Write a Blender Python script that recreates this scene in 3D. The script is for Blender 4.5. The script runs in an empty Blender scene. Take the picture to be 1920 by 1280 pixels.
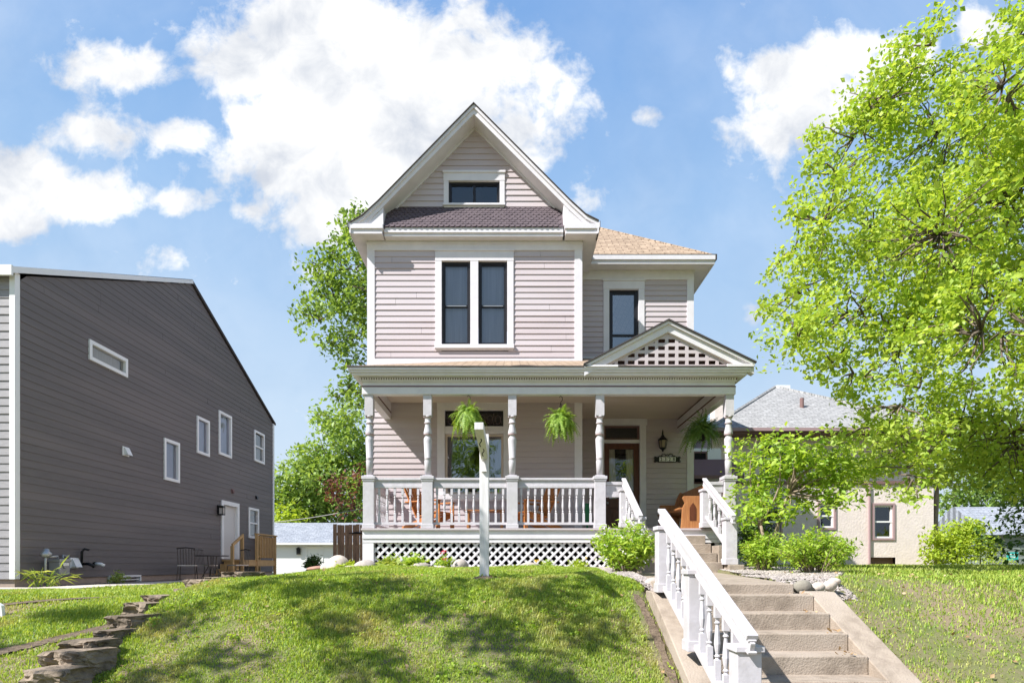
import bpy, math, random
import numpy as np
from mathutils import Vector
R = math.radians
random.seed(7); RNG = np.random.default_rng(11)
SC = bpy.context.scene
COL = SC.collection

# ---------------------------------------------------------------- camera
F = 1150.0; HZ = 1058.0                      # focal length in photo pixels, row of the horizon
cam = bpy.data.cameras.new("camera"); camo = bpy.data.objects.new("camera", cam); COL.objects.link(camo)
camo.location = (0, 0, 0); camo.rotation_euler = (R(90), 0, 0)
cam.sensor_width = 36; cam.lens = F/1920*36; cam.shift_y = (HZ-640)/1920
cam.clip_start = .05; cam.clip_end = 4000
SC.camera = camo
# ---------------------------------------------------------------- light
SUND = Vector((-1.8, -1.0, 2.08)).normalized()          # towards the sun
sl = bpy.data.lights.new("sun", 'SUN'); sl.energy = 5.0; sl.angle = R(.53); sl.color = (1, .975, .94)
so = bpy.data.objects.new("sun", sl); COL.objects.link(so)
so.rotation_euler = SUND.to_track_quat('Z', 'Y').to_euler()
elev = math.asin(SUND.z); azim = math.atan2(SUND.x, SUND.y)
vs = SC.view_settings; vs.view_transform = 'Standard'; vs.look = 'None'; vs.exposure = .86; vs.gamma = 1; vs.use_curve_mapping = False

# ---------------------------------------------------------------- world: hand-set sky gradient, darkened out of view, plus clouds by direction
W = bpy.data.worlds.new("World"); SC.world = W; W.use_nodes = True
nt = W.node_tree; nt.nodes.clear()
def wn(t, **k):
    n = nt.nodes.new(t)
    for a, b in k.items(): setattr(n, a, b)
    return n
def wmath(op, a, b=None, c=None, clamp=False):
    n = wn('ShaderNodeMath', operation=op); n.use_clamp = clamp
    for i, v in enumerate((a, b, c)):
        if v is None: continue
        if isinstance(v, (int, float)): n.inputs[i].default_value = v
        else: nt.links.new(v, n.inputs[i])
    return n.outputs[0]
sky = wn('ShaderNodeTexSky', sky_type='NISHITA'); sky.sun_disc = False
sky.sun_elevation = elev; sky.sun_rotation = azim; sky.air_density = 1.15; sky.dust_density = .3; sky.ozone_density = 1.6
tc = wn('ShaderNodeTexCoord'); sep = wn('ShaderNodeSeparateXYZ'); nt.links.new(tc.outputs['Generated'], sep.inputs[0])
ay = wmath('MAXIMUM', wmath('ABSOLUTE', sep.outputs[1]), .02)
U = wmath('DIVIDE', sep.outputs[0], ay); V = wmath('DIVIDE', sep.outputs[2], ay)
cmb = wn('ShaderNodeCombineXYZ'); nt.links.new(U, cmb.inputs[0]); nt.links.new(V, cmb.inputs[1])
def wnoise(scale, detail, rough, dist=0.0, off=0.0):
    mp = wn('ShaderNodeMapping'); mp.inputs['Location'].default_value = (off, off*.7, off*.3)
    nt.links.new(cmb.outputs[0], mp.inputs[0])
    n = wn('ShaderNodeTexNoise'); n.inputs['Scale'].default_value = scale; n.inputs['Detail'].default_value = detail
    n.inputs['Roughness'].default_value = rough; n.inputs['Distortion'].default_value = dist
    nt.links.new(mp.outputs[0], n.inputs['Vector']); return n.outputs[0]
BL = [(560,40,140,80,1),(490,130,130,75,1),(640,130,230,150,1.1),(800,190,230,150,1.1),(930,120,120,60,.9),(700,300,260,130,1.05),
      (540,240,150,90,1),(920,240,150,95,.9),(610,400,120,75,.9),(470,400,55,30,.7),(230,130,95,46,.85),(165,250,105,50,.85),(30,335,120,68,.9),
      (160,370,120,55,.9),(350,250,90,38,.8),(350,380,75,32,.72),(480,540,42,17,.5),(590,515,90,50,.5),(20,420,80,40,.8),
      (1500,175,120,95,.95),(1455,230,90,70,.9),(1600,95,120,60,.85),(1700,120,120,60,.7),(1855,60,80,38,.8),(1210,220,34,24,.6),(1430,590,60,40,.55),
      (1105,340,50,80,.45),(1580,40,80,20,.4),(1240,700,200,40,.3),(450,520,70,20,.35),(300,480,260,40,.32),(900,-120,500,90,.7),(-250,200,220,120,1),(2200,200,200,130,1)]
field = None
for (cx, cy, rx, ry, w) in BL:
    du = wmath('MULTIPLY', wmath('SUBTRACT', U, (cx-960)/F), F/rx)
    dv = wmath('MULTIPLY', wmath('SUBTRACT', V, (HZ-cy)/F), F/ry)
    r2 = wmath('ADD', wmath('MULTIPLY', du, du), wmath('MULTIPLY', dv, dv))
    g = wmath('MULTIPLY', wmath('EXPONENT', wmath('MULTIPLY', r2, -.75)), w)
    field = g if field is None else wmath('SMOOTH_MAX', field, g, .18)
n1 = wnoise(7.5, 9, .58, .25); n2 = wnoise(26, 8, .62, .3, 3.1)
f2 = wmath('ADD', field, wmath('MULTIPLY', wmath('SUBTRACT', n1, .5), 1.55))
f2 = wmath('ADD', f2, wmath('MULTIPLY', wmath('SUBTRACT', n2, .5), .62))
mr = wn('ShaderNodeMapRange', interpolation_type='SMOOTHSTEP'); nt.links.new(f2, mr.inputs[0])
mr.inputs[1].default_value = .27; mr.inputs[2].default_value = .68
up = wn('ShaderNodeMapRange'); nt.links.new(sep.outputs[2], up.inputs[0]); up.inputs[1].default_value = .0; up.inputs[2].default_value = .06
dens = wmath('MULTIPLY', mr.outputs[0], up.outputs[0])
veil = wmath('MULTIPLY', wmath('POWER', wnoise(3.2, 5, .55, .5, 9.0), 2.0), .42)
front_ = wn('ShaderNodeMapRange'); nt.links.new(sep.outputs[1], front_.inputs[0]); front_.inputs[1].default_value = -.15; front_.inputs[2].default_value = .05; front_.inputs[3].default_value = .05  # clouds thinned behind the camera to cut fill light on the facade
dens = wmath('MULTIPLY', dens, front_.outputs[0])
dens = wmath('MAXIMUM', dens, wmath('MULTIPLY', veil, up.outputs[0]))
# grey bellies of the clouds
shade = wn('ShaderNodeMapRange'); nt.links.new(wmath('ADD', wmath('MULTIPLY', wnoise(5.0, 4, .5, .2, 5.5), .6), wmath('MULTIPLY', wnoise(15.0, 7, .6, .4, 8.5), .4)), shade.inputs[0]); shade.inputs[1].default_value = .36; shade.inputs[2].default_value = .58
cc = wn('ShaderNodeMix', data_type='RGBA'); nt.links.new(shade.outputs[0], cc.inputs[0])
CLOUD_A, CLOUD_B = (4.1, 4.4, 4.95, 1), (7.3, 7.25, 7.1, 1)
cc.inputs[6].default_value = CLOUD_A; cc.inputs[7].default_value = CLOUD_B
mx = wn('ShaderNodeMix', data_type='RGBA'); nt.links.new(dens, mx.inputs[0])
hs = wn('ShaderNodeHueSaturation'); hs.inputs['Saturation'].default_value = 1.0; hs.inputs['Value'].default_value = 1.0
nt.links.new(sky.outputs[0], hs.inputs['Color'])
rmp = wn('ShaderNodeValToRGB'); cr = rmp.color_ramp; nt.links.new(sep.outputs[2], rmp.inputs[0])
cr.elements[0].position = 0; cr.elements[0].color = (.66,.78,.92,1); cr.elements[1].position = .92; cr.elements[1].color = (.05,.13,.38,1)  # zenith darkened above the view to deepen the facade shadows
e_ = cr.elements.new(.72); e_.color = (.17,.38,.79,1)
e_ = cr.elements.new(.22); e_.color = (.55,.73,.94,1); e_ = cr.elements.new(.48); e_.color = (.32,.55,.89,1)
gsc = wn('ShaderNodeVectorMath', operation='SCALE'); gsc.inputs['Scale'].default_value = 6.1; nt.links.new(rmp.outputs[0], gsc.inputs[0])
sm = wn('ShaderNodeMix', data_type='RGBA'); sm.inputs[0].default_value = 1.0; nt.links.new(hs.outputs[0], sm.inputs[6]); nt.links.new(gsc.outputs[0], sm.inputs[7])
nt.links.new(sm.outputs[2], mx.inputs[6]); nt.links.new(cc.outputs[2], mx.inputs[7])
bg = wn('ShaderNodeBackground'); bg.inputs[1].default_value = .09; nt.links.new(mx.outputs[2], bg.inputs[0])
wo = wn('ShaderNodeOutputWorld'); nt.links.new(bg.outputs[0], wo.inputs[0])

# ---------------------------------------------------------------- helpers
def at(px, py, d): return ((px-960)/F*d, d, (HZ-py)/F*d)
class MB:
    def __init__(s): s.v = []; s.f = []
    def face(s, pts):
        b = len(s.v); s.v += [tuple(p) for p in pts]; s.f.append(tuple(range(b, b+len(pts))))
    def hexa(s, p):
        b = len(s.v); s.v += [tuple(q) for q in p]
        for q in ((0,3,2,1),(4,5,6,7),(0,1,5,4),(1,2,6,5),(2,3,7,6),(3,0,4,7)): s.f.append(tuple(b+i for i in q))
        return s
    def box(s, x0, x1, y0, y1, z0, z1):
        return s.hexa([(x0,y0,z0),(x1,y0,z0),(x1,y1,z0),(x0,y1,z0),(x0,y0,z1),(x1,y0,z1),(x1,y1,z1),(x0,y1,z1)])
    def prism(s, poly, off):
        n = len(poly); b = len(s.v)
        s.v += [tuple(p) for p in poly] + [(p[0]+off[0], p[1]+off[1], p[2]+off[2]) for p in poly]
        s.f.append(tuple(b+i for i in range(n))); s.f.append(tuple(b+n+i for i in reversed(range(n))))
        for i in range(n):
            j = (i+1) % n; s.f.append((b+i, b+n+i, b+n+j, b+j))
        return s
    def lathe(s, prof, cx, cy, n=12):
        b = len(s.v)
        for (r, z) in prof:
            for k in range(n):
                a = 2*math.pi*k/n; s.v.append((cx+r*math.cos(a), cy+r*math.sin(a), z))
        for i in range(len(prof)-1):
            for k in range(n):
                k2 = (k+1) % n; s.f.append((b+i*n+k, b+i*n+k2, b+(i+1)*n+k2, b+(i+1)*n+k))
        s.f.append(tuple(b+k for k in reversed(range(n)))); s.f.append(tuple(b+(len(prof)-1)*n+k for k in range(n)))
        return s
    def tube(s, pts, rad, n=6):
        pts = [Vector(p) for p in pts]; b = len(s.v); m = len(pts)
        if not hasattr(rad, '__len__'): rad = [rad]*m
        for i, p in enumerate(pts):
            t = (pts[min(i+1, m-1)]-pts[max(i-1, 0)])
            if t.length < 1e-9: t = Vector((0,0,1))
            t.normalize(); a = t.cross(Vector((.13,.91,.39))); a.normalize(); c = t.cross(a)
            for k in range(n):
                th = 2*math.pi*k/n; s.v.append(tuple(p + (a*math.cos(th)+c*math.sin(th))*rad[i]))
        for i in range(m-1):
            for k in range(n):
                k2 = (k+1) % n; s.f.append((b+i*n+k, b+i*n+k2, b+(i+1)*n+k2, b+(i+1)*n+k))
        s.f.append(tuple(b+k for k in reversed(range(n)))); s.f.append(tuple(b+(m-1)*n+k for k in range(n)))
        return s
    def beam(s, p0, p1, w, h, up=(0,0,1)):
        p0, p1 = Vector(p0), Vector(p1); t = (p1-p0).normalized(); a = t.cross(Vector(up)); a.normalize(); c = a.cross(t)
        q = []
        for p in (p0, p1):
            for (i, j) in ((-1,-1),(1,-1),(1,1),(-1,1)): q.append(tuple(p + a*(w/2*i) + c*(h/2*j)))
        return s.hexa(q)
    def blob(s, c, r, seed=0, n=2, amp=.18, squash=1.0):
        import bmesh
        bm = bmesh.new(); bmesh.ops.create_icosphere(bm, subdivisions=n, radius=1)
        rr = random.Random(seed); ph = [(rr.uniform(-2.5,2.5), rr.uniform(-2.5,2.5), rr.uniform(-2.5,2.5), rr.uniform(0,6)) for _ in range(7)]
        b = len(s.v)
        for v in bm.verts:
            k = 1 + amp*sum(math.sin(v.co.x*a+v.co.y*bb+v.co.z*cc_+d) for a, bb, cc_, d in ph)/3
            s.v.append((c[0]+v.co.x*r[0]*k, c[1]+v.co.y*r[1]*k, c[2]+v.co.z*r[2]*k*squash))
        for f in bm.faces: s.f.append(tuple(b+v.index for v in f.verts))
        bm.free(); return s
    def build(s, name, m, parent=None, smooth=False, bevel=0):
        me = bpy.data.meshes.new(name); me.from_pydata(s.v, [], s.f); me.update()
        me.materials.append(m)
        o = bpy.data.objects.new(name, me); COL.objects.link(o)
        if smooth: me.polygons.foreach_set('use_smooth', [True]*len(me.polygons))
        put(o, parent)
        if bevel:
            md = o.modifiers.new('bevel', 'BEVEL'); md.width = bevel; md.segments = 2; md.limit_method = 'ANGLE'
        return o
ORI = {}
def put(o, parent):
    if parent is not None:
        o.parent = parent
        if parent in ORI: o.location = -ORI[parent]
def tag(o, label, cat, group=None, kind=None):
    if kind: o['kind'] = kind
    if label: o['label'] = label
    if cat: o['category'] = cat
    if group: o['group'] = group
    return o
def thing(name, label, cat, loc=(0,0,0), group=None, world=True):
    """Empty at the thing's base; with world=True its parts are modelled in world coordinates"""
    o = bpy.data.objects.new(name, None); COL.objects.link(o); o.location = loc; o.empty_display_size = .2
    if world: ORI[o] = Vector(loc)
    return tag(o, label, cat, group)
def copy_tree(o, parent=None):
    c = o.copy(); COL.objects.link(c); c.parent = parent
    for ch in list(o.children): copy_tree(ch, c)
    return c
def fast_mesh(name, verts, loops, sizes, m, parent=None):
    me = bpy.data.meshes.new(name); nv = len(verts); nf = len(sizes)
    me.vertices.add(nv); me.vertices.foreach_set('co', np.asarray(verts, dtype=np.float32).ravel())
    me.loops.add(len(loops)); me.loops.foreach_set('vertex_index', np.asarray(loops, dtype=np.int32))
    me.polygons.add(nf); st = np.concatenate(([0], np.cumsum(sizes)[:-1]))
    me.polygons.foreach_set('loop_start', st.astype(np.int32)); me.polygons.foreach_set('loop_total', np.asarray(sizes, dtype=np.int32))
    me.update(calc_edges=True); me.materials.append(m)
    o = bpy.data.objects.new(name, me); COL.objects.link(o); put(o, parent); return o

# ---------------------------------------------------------------- materials
def mat(name, c1, c2=None, rough=.7, scale=4.0, detail=6, bump=0.0, bscale=None, spec=.3, stretch=(1,1,1), lo=.35, hi=.65, metal=0, c3=None, s3=.6, coat=0):
    m = bpy.data.materials.new(name); m.use_nodes = True; t = m.node_tree; p = t.nodes['Principled BSDF']
    p.inputs['Roughness'].default_value = rough; p.inputs['Specular IOR Level'].default_value = spec; p.inputs['Metallic'].default_value = metal
    p.inputs['Base Color'].default_value = (*c1, 1)
    tcn = t.nodes.new('ShaderNodeTexCoord'); mp = t.nodes.new('ShaderNodeMapping'); mp.inputs['Scale'].default_value = stretch
    t.links.new(tcn.outputs['Object'], mp.inputs[0])
    if c2:
        n = t.nodes.new('ShaderNodeTexNoise'); n.inputs['Scale'].default_value = scale; n.inputs['Detail'].default_value = detail; n.inputs['Roughness'].default_value = .6
        t.links.new(mp.outputs[0], n.inputs['Vector'])
        r = t.nodes.new('ShaderNodeMapRange'); r.inputs[1].default_value = lo; r.inputs[2].default_value = hi; t.links.new(n.outputs[0], r.inputs[0])
        x = t.nodes.new('ShaderNodeMix'); x.data_type = 'RGBA'; x.inputs[6].default_value = (*c1, 1); x.inputs[7].default_value = (*c2, 1)
        t.links.new(r.outputs[0], x.inputs[0]); out = x.outputs[2]
        if c3:
            n3 = t.nodes.new('ShaderNodeTexNoise'); n3.inputs['Scale'].default_value = s3; n3.inputs['Detail'].default_value = 4
            t.links.new(mp.outputs[0], n3.inputs['Vector'])
            r3 = t.nodes.new('ShaderNodeMapRange'); r3.inputs[1].default_value = .48; r3.inputs[2].default_value = .62; t.links.new(n3.outputs[0], r3.inputs[0])
            x3 = t.nodes.new('ShaderNodeMix'); x3.data_type = 'RGBA'; x3.inputs[7].default_value = (*c3, 1)
            t.links.new(r3.outputs[0], x3.inputs[0]); t.links.new(out, x3.inputs[6]); out = x3.outputs[2]
        t.links.new(out, p.inputs['Base Color'])
    if bump:
        nb = t.nodes.new('ShaderNodeTexNoise'); nb.inputs['Scale'].default_value = bscale or scale*3; nb.inputs['Detail'].default_value = 5
        t.links.new(mp.outputs[0], nb.inputs['Vector'])
        b = t.nodes.new('ShaderNodeBump'); b.inputs['Strength'].default_value = bump; b.inputs['Distance'].default_value = .02
        t.links.new(nb.outputs[0], b.inputs['Height']); t.links.new(b.outputs[0], p.inputs['Normal'])
    return m
def leafmat(name, c1, c2, trans=.45, dry=None):
    m = bpy.data.materials.new(name); m.use_nodes = True; t = m.node_tree; p = t.nodes['Principled BSDF']; out = t.nodes['Material Output']
    g = t.nodes.new('ShaderNodeNewGeometry'); x = t.nodes.new('ShaderNodeMix'); x.data_type = 'RGBA'
    x.inputs[6].default_value = (*c1, 1); x.inputs[7].default_value = (*c2, 1); t.links.new(g.outputs['Random Per Island'], x.inputs[0]); c = x.outputs[2]
    tcn = t.nodes.new('ShaderNodeTexCoord')
    if dry:
        n = t.nodes.new('ShaderNodeTexNoise'); n.inputs['Scale'].default_value = dry[1]; n.inputs['Detail'].default_value = 6; n.inputs['Roughness'].default_value = .65
        t.links.new(tcn.outputs['Object'], n.inputs['Vector'])
        r = t.nodes.new('ShaderNodeMapRange'); r.inputs[1].default_value = dry[2]; r.inputs[2].default_value = dry[3]; t.links.new(n.outputs[0], r.inputs[0])
        x2 = t.nodes.new('ShaderNodeMix'); x2.data_type = 'RGBA'; x2.inputs[7].default_value = (*dry[0], 1)
        t.links.new(c, x2.inputs[6]); t.links.new(r.outputs[0], x2.inputs[0]); c = x2.outputs[2]
    t.links.new(c, p.inputs['Base Color']); p.inputs['Roughness'].default_value = .5; p.inputs['Specular IOR Level'].default_value = .35
    tr = t.nodes.new('ShaderNodeBsdfTranslucent'); gm = t.nodes.new('ShaderNodeMix'); gm.data_type = 'RGBA'; gm.blend_type = 'MULTIPLY'; gm.inputs[0].default_value = 1
    t.links.new(c, gm.inputs[6]); gm.inputs[7].default_value = (1.25, 1.15, .55, 1); t.links.new(gm.outputs[2], tr.inputs[0])
    ms = t.nodes.new('ShaderNodeMixShader'); ms.inputs[0].default_value = trans
    t.links.new(p.outputs[0], ms.inputs[1]); t.links.new(tr.outputs[0], ms.inputs[2]); t.links.new(ms.outputs[0], out.inputs[0])
    return m
def shingle(name, c1, c2, cm, swap=False, bw=.3, rh=.13, sq=(1,1,1)):
    m = bpy.data.materials.new(name); m.use_nodes = True; t = m.node_tree; p = t.nodes['Principled BSDF']; p.inputs['Roughness'].default_value = .95; p.inputs['Specular IOR Level'].default_value = .1
    tcn = t.nodes.new('ShaderNodeTexCoord'); mp = t.nodes.new('ShaderNodeMapping'); t.links.new(tcn.outputs['Object'], mp.inputs[0])
    if swap: mp.inputs['Rotation'].default_value = (0, 0, R(90))
    mp.inputs['Scale'].default_value = sq
    b = t.nodes.new('ShaderNodeTexBrick'); b.inputs['Scale'].default_value = 1; b.inputs['Brick Width'].default_value = bw; b.inputs['Row Height'].default_value = rh
    b.inputs['Mortar Size'].default_value = .008; b.inputs['Color1'].default_value = (*c1,1); b.inputs['Color2'].default_value = (*c2,1); b.inputs['Mortar'].default_value = (*cm,1); b.inputs['Bias'].default_value = 0
    t.links.new(mp.outputs[0], b.inputs['Vector'])
    n = t.nodes.new('ShaderNodeTexNoise'); n.inputs['Scale'].default_value = 9; n.inputs['Detail'].default_value = 8; t.links.new(tcn.outputs['Object'], n.inputs['Vector'])
    x = t.nodes.new('ShaderNodeMix'); x.data_type = 'RGBA'; x.blend_type = 'MULTIPLY'; x.inputs[0].default_value = .7
    r = t.nodes.new('ShaderNodeMapRange'); r.inputs[1].default_value = .3; r.inputs[2].default_value = .7; r.inputs[3].default_value = .6; r.inputs[4].default_value = 1.3; t.links.new(n.outputs[0], r.inputs[0])
    t.links.new(b.outputs['Color'], x.inputs[6]); t.links.new(r.outputs[0], x.inputs[7]); t.links.new(x.outputs[2], p.inputs['Base Color'])
    bp = t.nodes.new('ShaderNodeBump'); bp.inputs['Strength'].default_value = .5; bp.inputs['Distance'].default_value = .015; bp.invert = True
    t.links.new(b.outputs['Fac'], bp.inputs['Height']); t.links.new(bp.outputs[0], p.inputs['Normal'])
    return m
def glass(name, tint=(.72,.76,.82), refl=.05):
    m = bpy.data.materials.new(name); m.use_nodes = True; t = m.node_tree; t.nodes.remove(t.nodes['Principled BSDF']); out = t.nodes['Material Output']
    a = t.nodes.new('ShaderNodeBsdfTransparent'); a.inputs[0].default_value = (*tint,1)
    g = t.nodes.new('ShaderNodeBsdfGlossy'); g.inputs['Roughness'].default_value = .012; g.inputs[0].default_value = (.9,.95,1,1)
    tcn = t.nodes.new('ShaderNodeTexCoord'); n = t.nodes.new('ShaderNodeTexNoise'); n.inputs['Scale'].default_value = 1.8; n.inputs['Detail'].default_value = 1
    t.links.new(tcn.outputs['Object'], n.inputs['Vector']); b = t.nodes.new('ShaderNodeBump'); b.inputs['Strength'].default_value = .06; b.inputs['Distance'].default_value = .1
    t.links.new(n.outputs[0], b.inputs['Height']); t.links.new(b.outputs[0], g.inputs['Normal'])
    lw = t.nodes.new('ShaderNodeFresnel'); lw.inputs[0].default_value = 1.5
    ad = t.nodes.new('ShaderNodeMath'); ad.operation = 'ADD'; ad.use_clamp = True; ad.inputs[1].default_value = refl; t.links.new(lw.outputs[0], ad.inputs[0])
    ms = t.nodes.new('ShaderNodeMixShader'); t.links.new(ad.outputs[0], ms.inputs[0]); t.links.new(a.outputs[0], ms.inputs[1]); t.links.new(g.outputs[0], ms.inputs[2]); t.links.new(ms.outputs[0], out.inputs[0])
    return m
M = {}
M['siding'] = mat('lilac_siding', (.525,.452,.462), (.48,.412,.422), .6, 3, bump=.08, bscale=60, stretch=(.25,.25,3), c3=(.53,.47,.485), s3=.7)
M['trim'] = mat('white_trim', (.72,.69,.71), (.65,.62,.645), .5, 5, bump=.05, bscale=40, lo=.4, hi=.75)
M['trimpink'] = mat('mauve_line_paint', (.12,.05,.055), rough=.6)
M['white'] = mat('white_rail_paint', (.56,.53,.56), (.44,.41,.42), .45, 9, bump=.1, bscale=30, lo=.45, hi=.85, c3=(.50,.475,.49), s3=2.2)
M['ceil'] = mat('porch_ceiling_paint', (.66,.56,.47), (.60,.50,.42), .6, 3, stretch=(.3,6,1))
M['frame'] = mat('black_window_frame', (.018,.017,.02), rough=.4)
M['brownsh'] = mat('brown_scallop_shingle', (.095,.074,.085), (.135,.105,.115), .85, 14, bump=.1)
M['tan'] = shingle('tan_shingle_roof', (.43,.325,.235), (.335,.25,.18), (.15,.10,.07), bw=.32, rh=.115)
M['tanside'] = shingle('tan_shingle_roof_side', (.43,.325,.235), (.335,.25,.18), (.15,.10,.07), swap=True, bw=.32, rh=.115)
M['edge'] = mat('dark_roof_edge', (.07,.062,.062), rough=.9)
M['greyroof'] = shingle('grey_shingle_roof', (.35,.345,.34), (.30,.295,.29), (.17,.17,.17), bw=.3, rh=.13)
M['blueroof'] = shingle('blue_grey_shingle_roof', (.33,.35,.39), (.26,.28,.32), (.15,.16,.18), bw=.5, rh=.2)
M['pane'] = glass('window_glass'); M['panelow'] = glass('soft_window_glass', (.8,.82,.84), .05); M['panedark'] = glass('porch_window_glass', (.4,.45,.5), .20)
M['blind'] = mat('grey_window_blind', (.62,.61,.66), (.48,.48,.54), .8, 2, stretch=(9,1,.4))
M['curtain'] = mat('cream_curtain', (.62,.56,.42), (.52,.46,.34), .9, 6, stretch=(8,8,.5))
M['sheer'] = mat('sheer_curtain', (.6,.66,.72), (.45,.52,.6), .9, 6, stretch=(10,10,.5))
M['door'] = mat('varnished_brown_door', (.135,.045,.022), (.085,.03,.016), .35, 5, stretch=(6,6,.6))
M['black'] = mat('black_iron', (.012,.012,.013), rough=.4)
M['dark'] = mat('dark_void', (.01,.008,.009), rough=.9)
M['lampglass'] = mat('amber_lamp_glass', (.30,.24,.16), rough=.2)
M['orange'] = mat('orange_cedar', (.56,.22,.065), (.44,.15,.04), .5, 5, stretch=(1,1,7))
M['oak'] = mat('brown_pew_wood', (.44,.20,.075), (.32,.13,.05), .35, 5, stretch=(6,6,1))
M['cush'] = mat('pale_striped_cushion', (.7,.64,.58), (.55,.48,.42), .9, 20, stretch=(1,6,1))
M['conc'] = mat('tan_concrete', (.36,.295,.235), (.225,.18,.14), .9, 7, bump=.45, bscale=55, lo=.42, hi=.75, c3=(.39,.325,.265), s3=1.1)
M['concl'] = mat('light_concrete_tread', (.60,.535,.46), (.50,.44,.37), .9, 7, bump=.2, bscale=80)
M['greysiding'] = mat('charcoal_siding', (.160,.142,.137), (.138,.123,.120), .62, 8, bump=.12, bscale=50, stretch=(1,.3,5), c3=(.175,.153,.146), s3=.5)
M['lightgrey'] = mat('light_grey_siding', (.33,.315,.32), (.27,.26,.265), .6, 8, stretch=(1,.3,5))
M['found'] = mat('beige_foundation', (.42,.33,.27), (.36,.28,.23), .9, 8, bump=.1)
M['wframe'] = mat('white_vinyl', (.82,.82,.80), rough=.4)
M['stucco'] = mat('beige_stucco', (.76,.665,.61), (.70,.61,.555), .95, 3, bump=.55, bscale=14)
M['browntrim'] = mat('brown_trim', (.20,.12,.11), rough=.7)
M['pinktrim'] = mat('pink_brown_casing', (.36,.25,.25), rough=.6)
M['fencewood'] = mat('weathered_fence_wood', (.34,.22,.14), (.19,.125,.085), .9, 4, stretch=(7,7,.7), bump=.3)
M['deck'] = mat('new_deck_lumber', (.55,.36,.16), (.46,.28,.12), .7, 4, stretch=(4,4,.8))
M['stone'] = mat('rough_wall_stone', (.24,.185,.135), (.10,.08,.06), .95, 7, bump=1.0, bscale=26, c3=(.30,.235,.175), s3=2)
M['rockA'] = mat('grey_pink_boulder', (.46,.40,.36), (.33,.29,.26), .9, 5, bump=.5, bscale=18)
M['rockB'] = mat('red_brown_boulder', (.42,.24,.18), (.33,.19,.15), .9, 6, bump=.5, bscale=18)
M['rockC'] = mat('cream_boulder', (.60,.53,.46), (.47,.40,.34), .9, 5, bump=.5, bscale=18)
M['rockD'] = mat('olive_boulder', (.27,.25,.20), (.20,.18,.15), .9, 5, bump=.5, bscale=18)
M['gravel'] = leafmat('pale_pebbles', (.55,.48,.44), (.22,.19,.18), 0)
M['gravel2'] = leafmat('dark_pebbles', (.30,.23,.19), (.16,.12,.10), 0)
M['bark'] = mat('grey_brown_bark', (.20,.155,.12), (.10,.08,.065), .95, 9, bump=.6, stretch=(1,1,.4))
M['barkl'] = mat('pale_bark', (.33,.26,.19), (.20,.15,.11), .95, 9, bump=.5, stretch=(1,1,.4))
M['leafbig'] = leafmat('bright_oak_leaf', (.27,.43,.05), (.55,.66,.13), .5)
M['leafback'] = leafmat('mid_green_leaf', (.15,.26,.055), (.32,.45,.11), .45)
M['leafback2'] = leafmat('soft_green_leaf', (.20,.33,.07), (.38,.5,.14), .45)
M['leaflime'] = leafmat('lime_leaf', (.34,.48,.04), (.5,.6,.08), .45)
M['leafred'] = leafmat('dark_red_leaf', (.12,.04,.035), (.2,.08,.05), .3)
M['leafmag'] = leafmat('broad_green_leaf', (.23,.40,.045), (.50,.64,.10), .5)
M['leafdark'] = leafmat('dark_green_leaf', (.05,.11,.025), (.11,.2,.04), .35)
M['fern'] = leafmat('fern_green', (.15,.30,.03), (.40,.54,.10), .4)
M['fernshade'] = leafmat('shaded_fern_green', (.10,.20,.04), (.2,.32,.07), .4)  # darker copy of the fern green, porch shade put into the colour
M['grass'] = leafmat('lawn_grass', (.19,.34,.04), (.53,.61,.12), .42, ((.52,.45,.22), 1.0, .53, .72))
M['grass2'] = leafmat('long_grass', (.3,.42,.08), (.55,.6,.2), .35)
M['flower_w'] = leafmat('white_petals', (.85,.82,.82), (.7,.65,.7), .3)
M['flower_r'] = leafmat('red_petals', (.6,.03,.08), (.7,.1,.15), .3)
M['flower_y'] = leafmat('yellow_petals', (.8,.6,.06), (.7,.4,.05), .3)
M['metal'] = mat('grey_meter_metal', (.42,.43,.43), rough=.35, metal=.6)
M['green'] = mat('green_plastic', (.02,.16,.06), rough=.4)
M['teal'] = mat('teal_sign_paint', (.03,.42,.38), rough=.5)
M['post'] = mat('weathered_white_post', (.78,.76,.77), (.64,.61,.60), .6, 6, stretch=(6,6,.5), bump=.1)
M['plate'] = mat('cream_number_tiles', (.88,.86,.78), rough=.4)
# ---------------------------------------------------------------- ground
def sst(a, b, x):
    t = np.clip((x-a)/(b-a), 0, 1); return t*t*(3-2*t)
def gz(x, y, cut=False):
    x = np.asarray(x, float); y = np.asarray(y, float)
    ours = np.where(y >= 7.6, np.minimum(-.20+(y-7.6)*.042, -.06), -.20)
    s = np.maximum(7.9-y, 0); ours = ours - .52*(np.sqrt(s*s+.30)-.5477)
    ours = ours - .13*sst(-2.6, -4.3, x)
    s2 = np.maximum(8.7-y, 0); left = -.45 - .29*(np.sqrt(s2*s2+.3)-.5477)
    left = left - .05*sst(-6, -14, x)
    t = sst(-4.50, -4.22, x); t = np.where(y > 9.2, sst(-4.9, -3.6, x), t)
    z = left*(1-t) + ours*t
    z = z + .025*np.sin(x*2.1+1)*np.sin(y*1.7+2) * (y < 9)
    z = np.maximum(z, -1.78 - 0*x)
    z = np.where(y > 26, z - np.clip((y-26)/20, 0, 1)*.25, z)
    if cut: z = np.where((x > 1.62) & (x < 3.42) & (y < 11.3) & (y > 3.2), z-.42, z)
    return z
def GZ(x, y): return float(gz(x, y))
def axis(segs):
    out = []
    for a, b, st in segs: out += list(np.arange(a, b-1e-6, st))
    return np.array(out + [segs[-1][1]])
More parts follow.
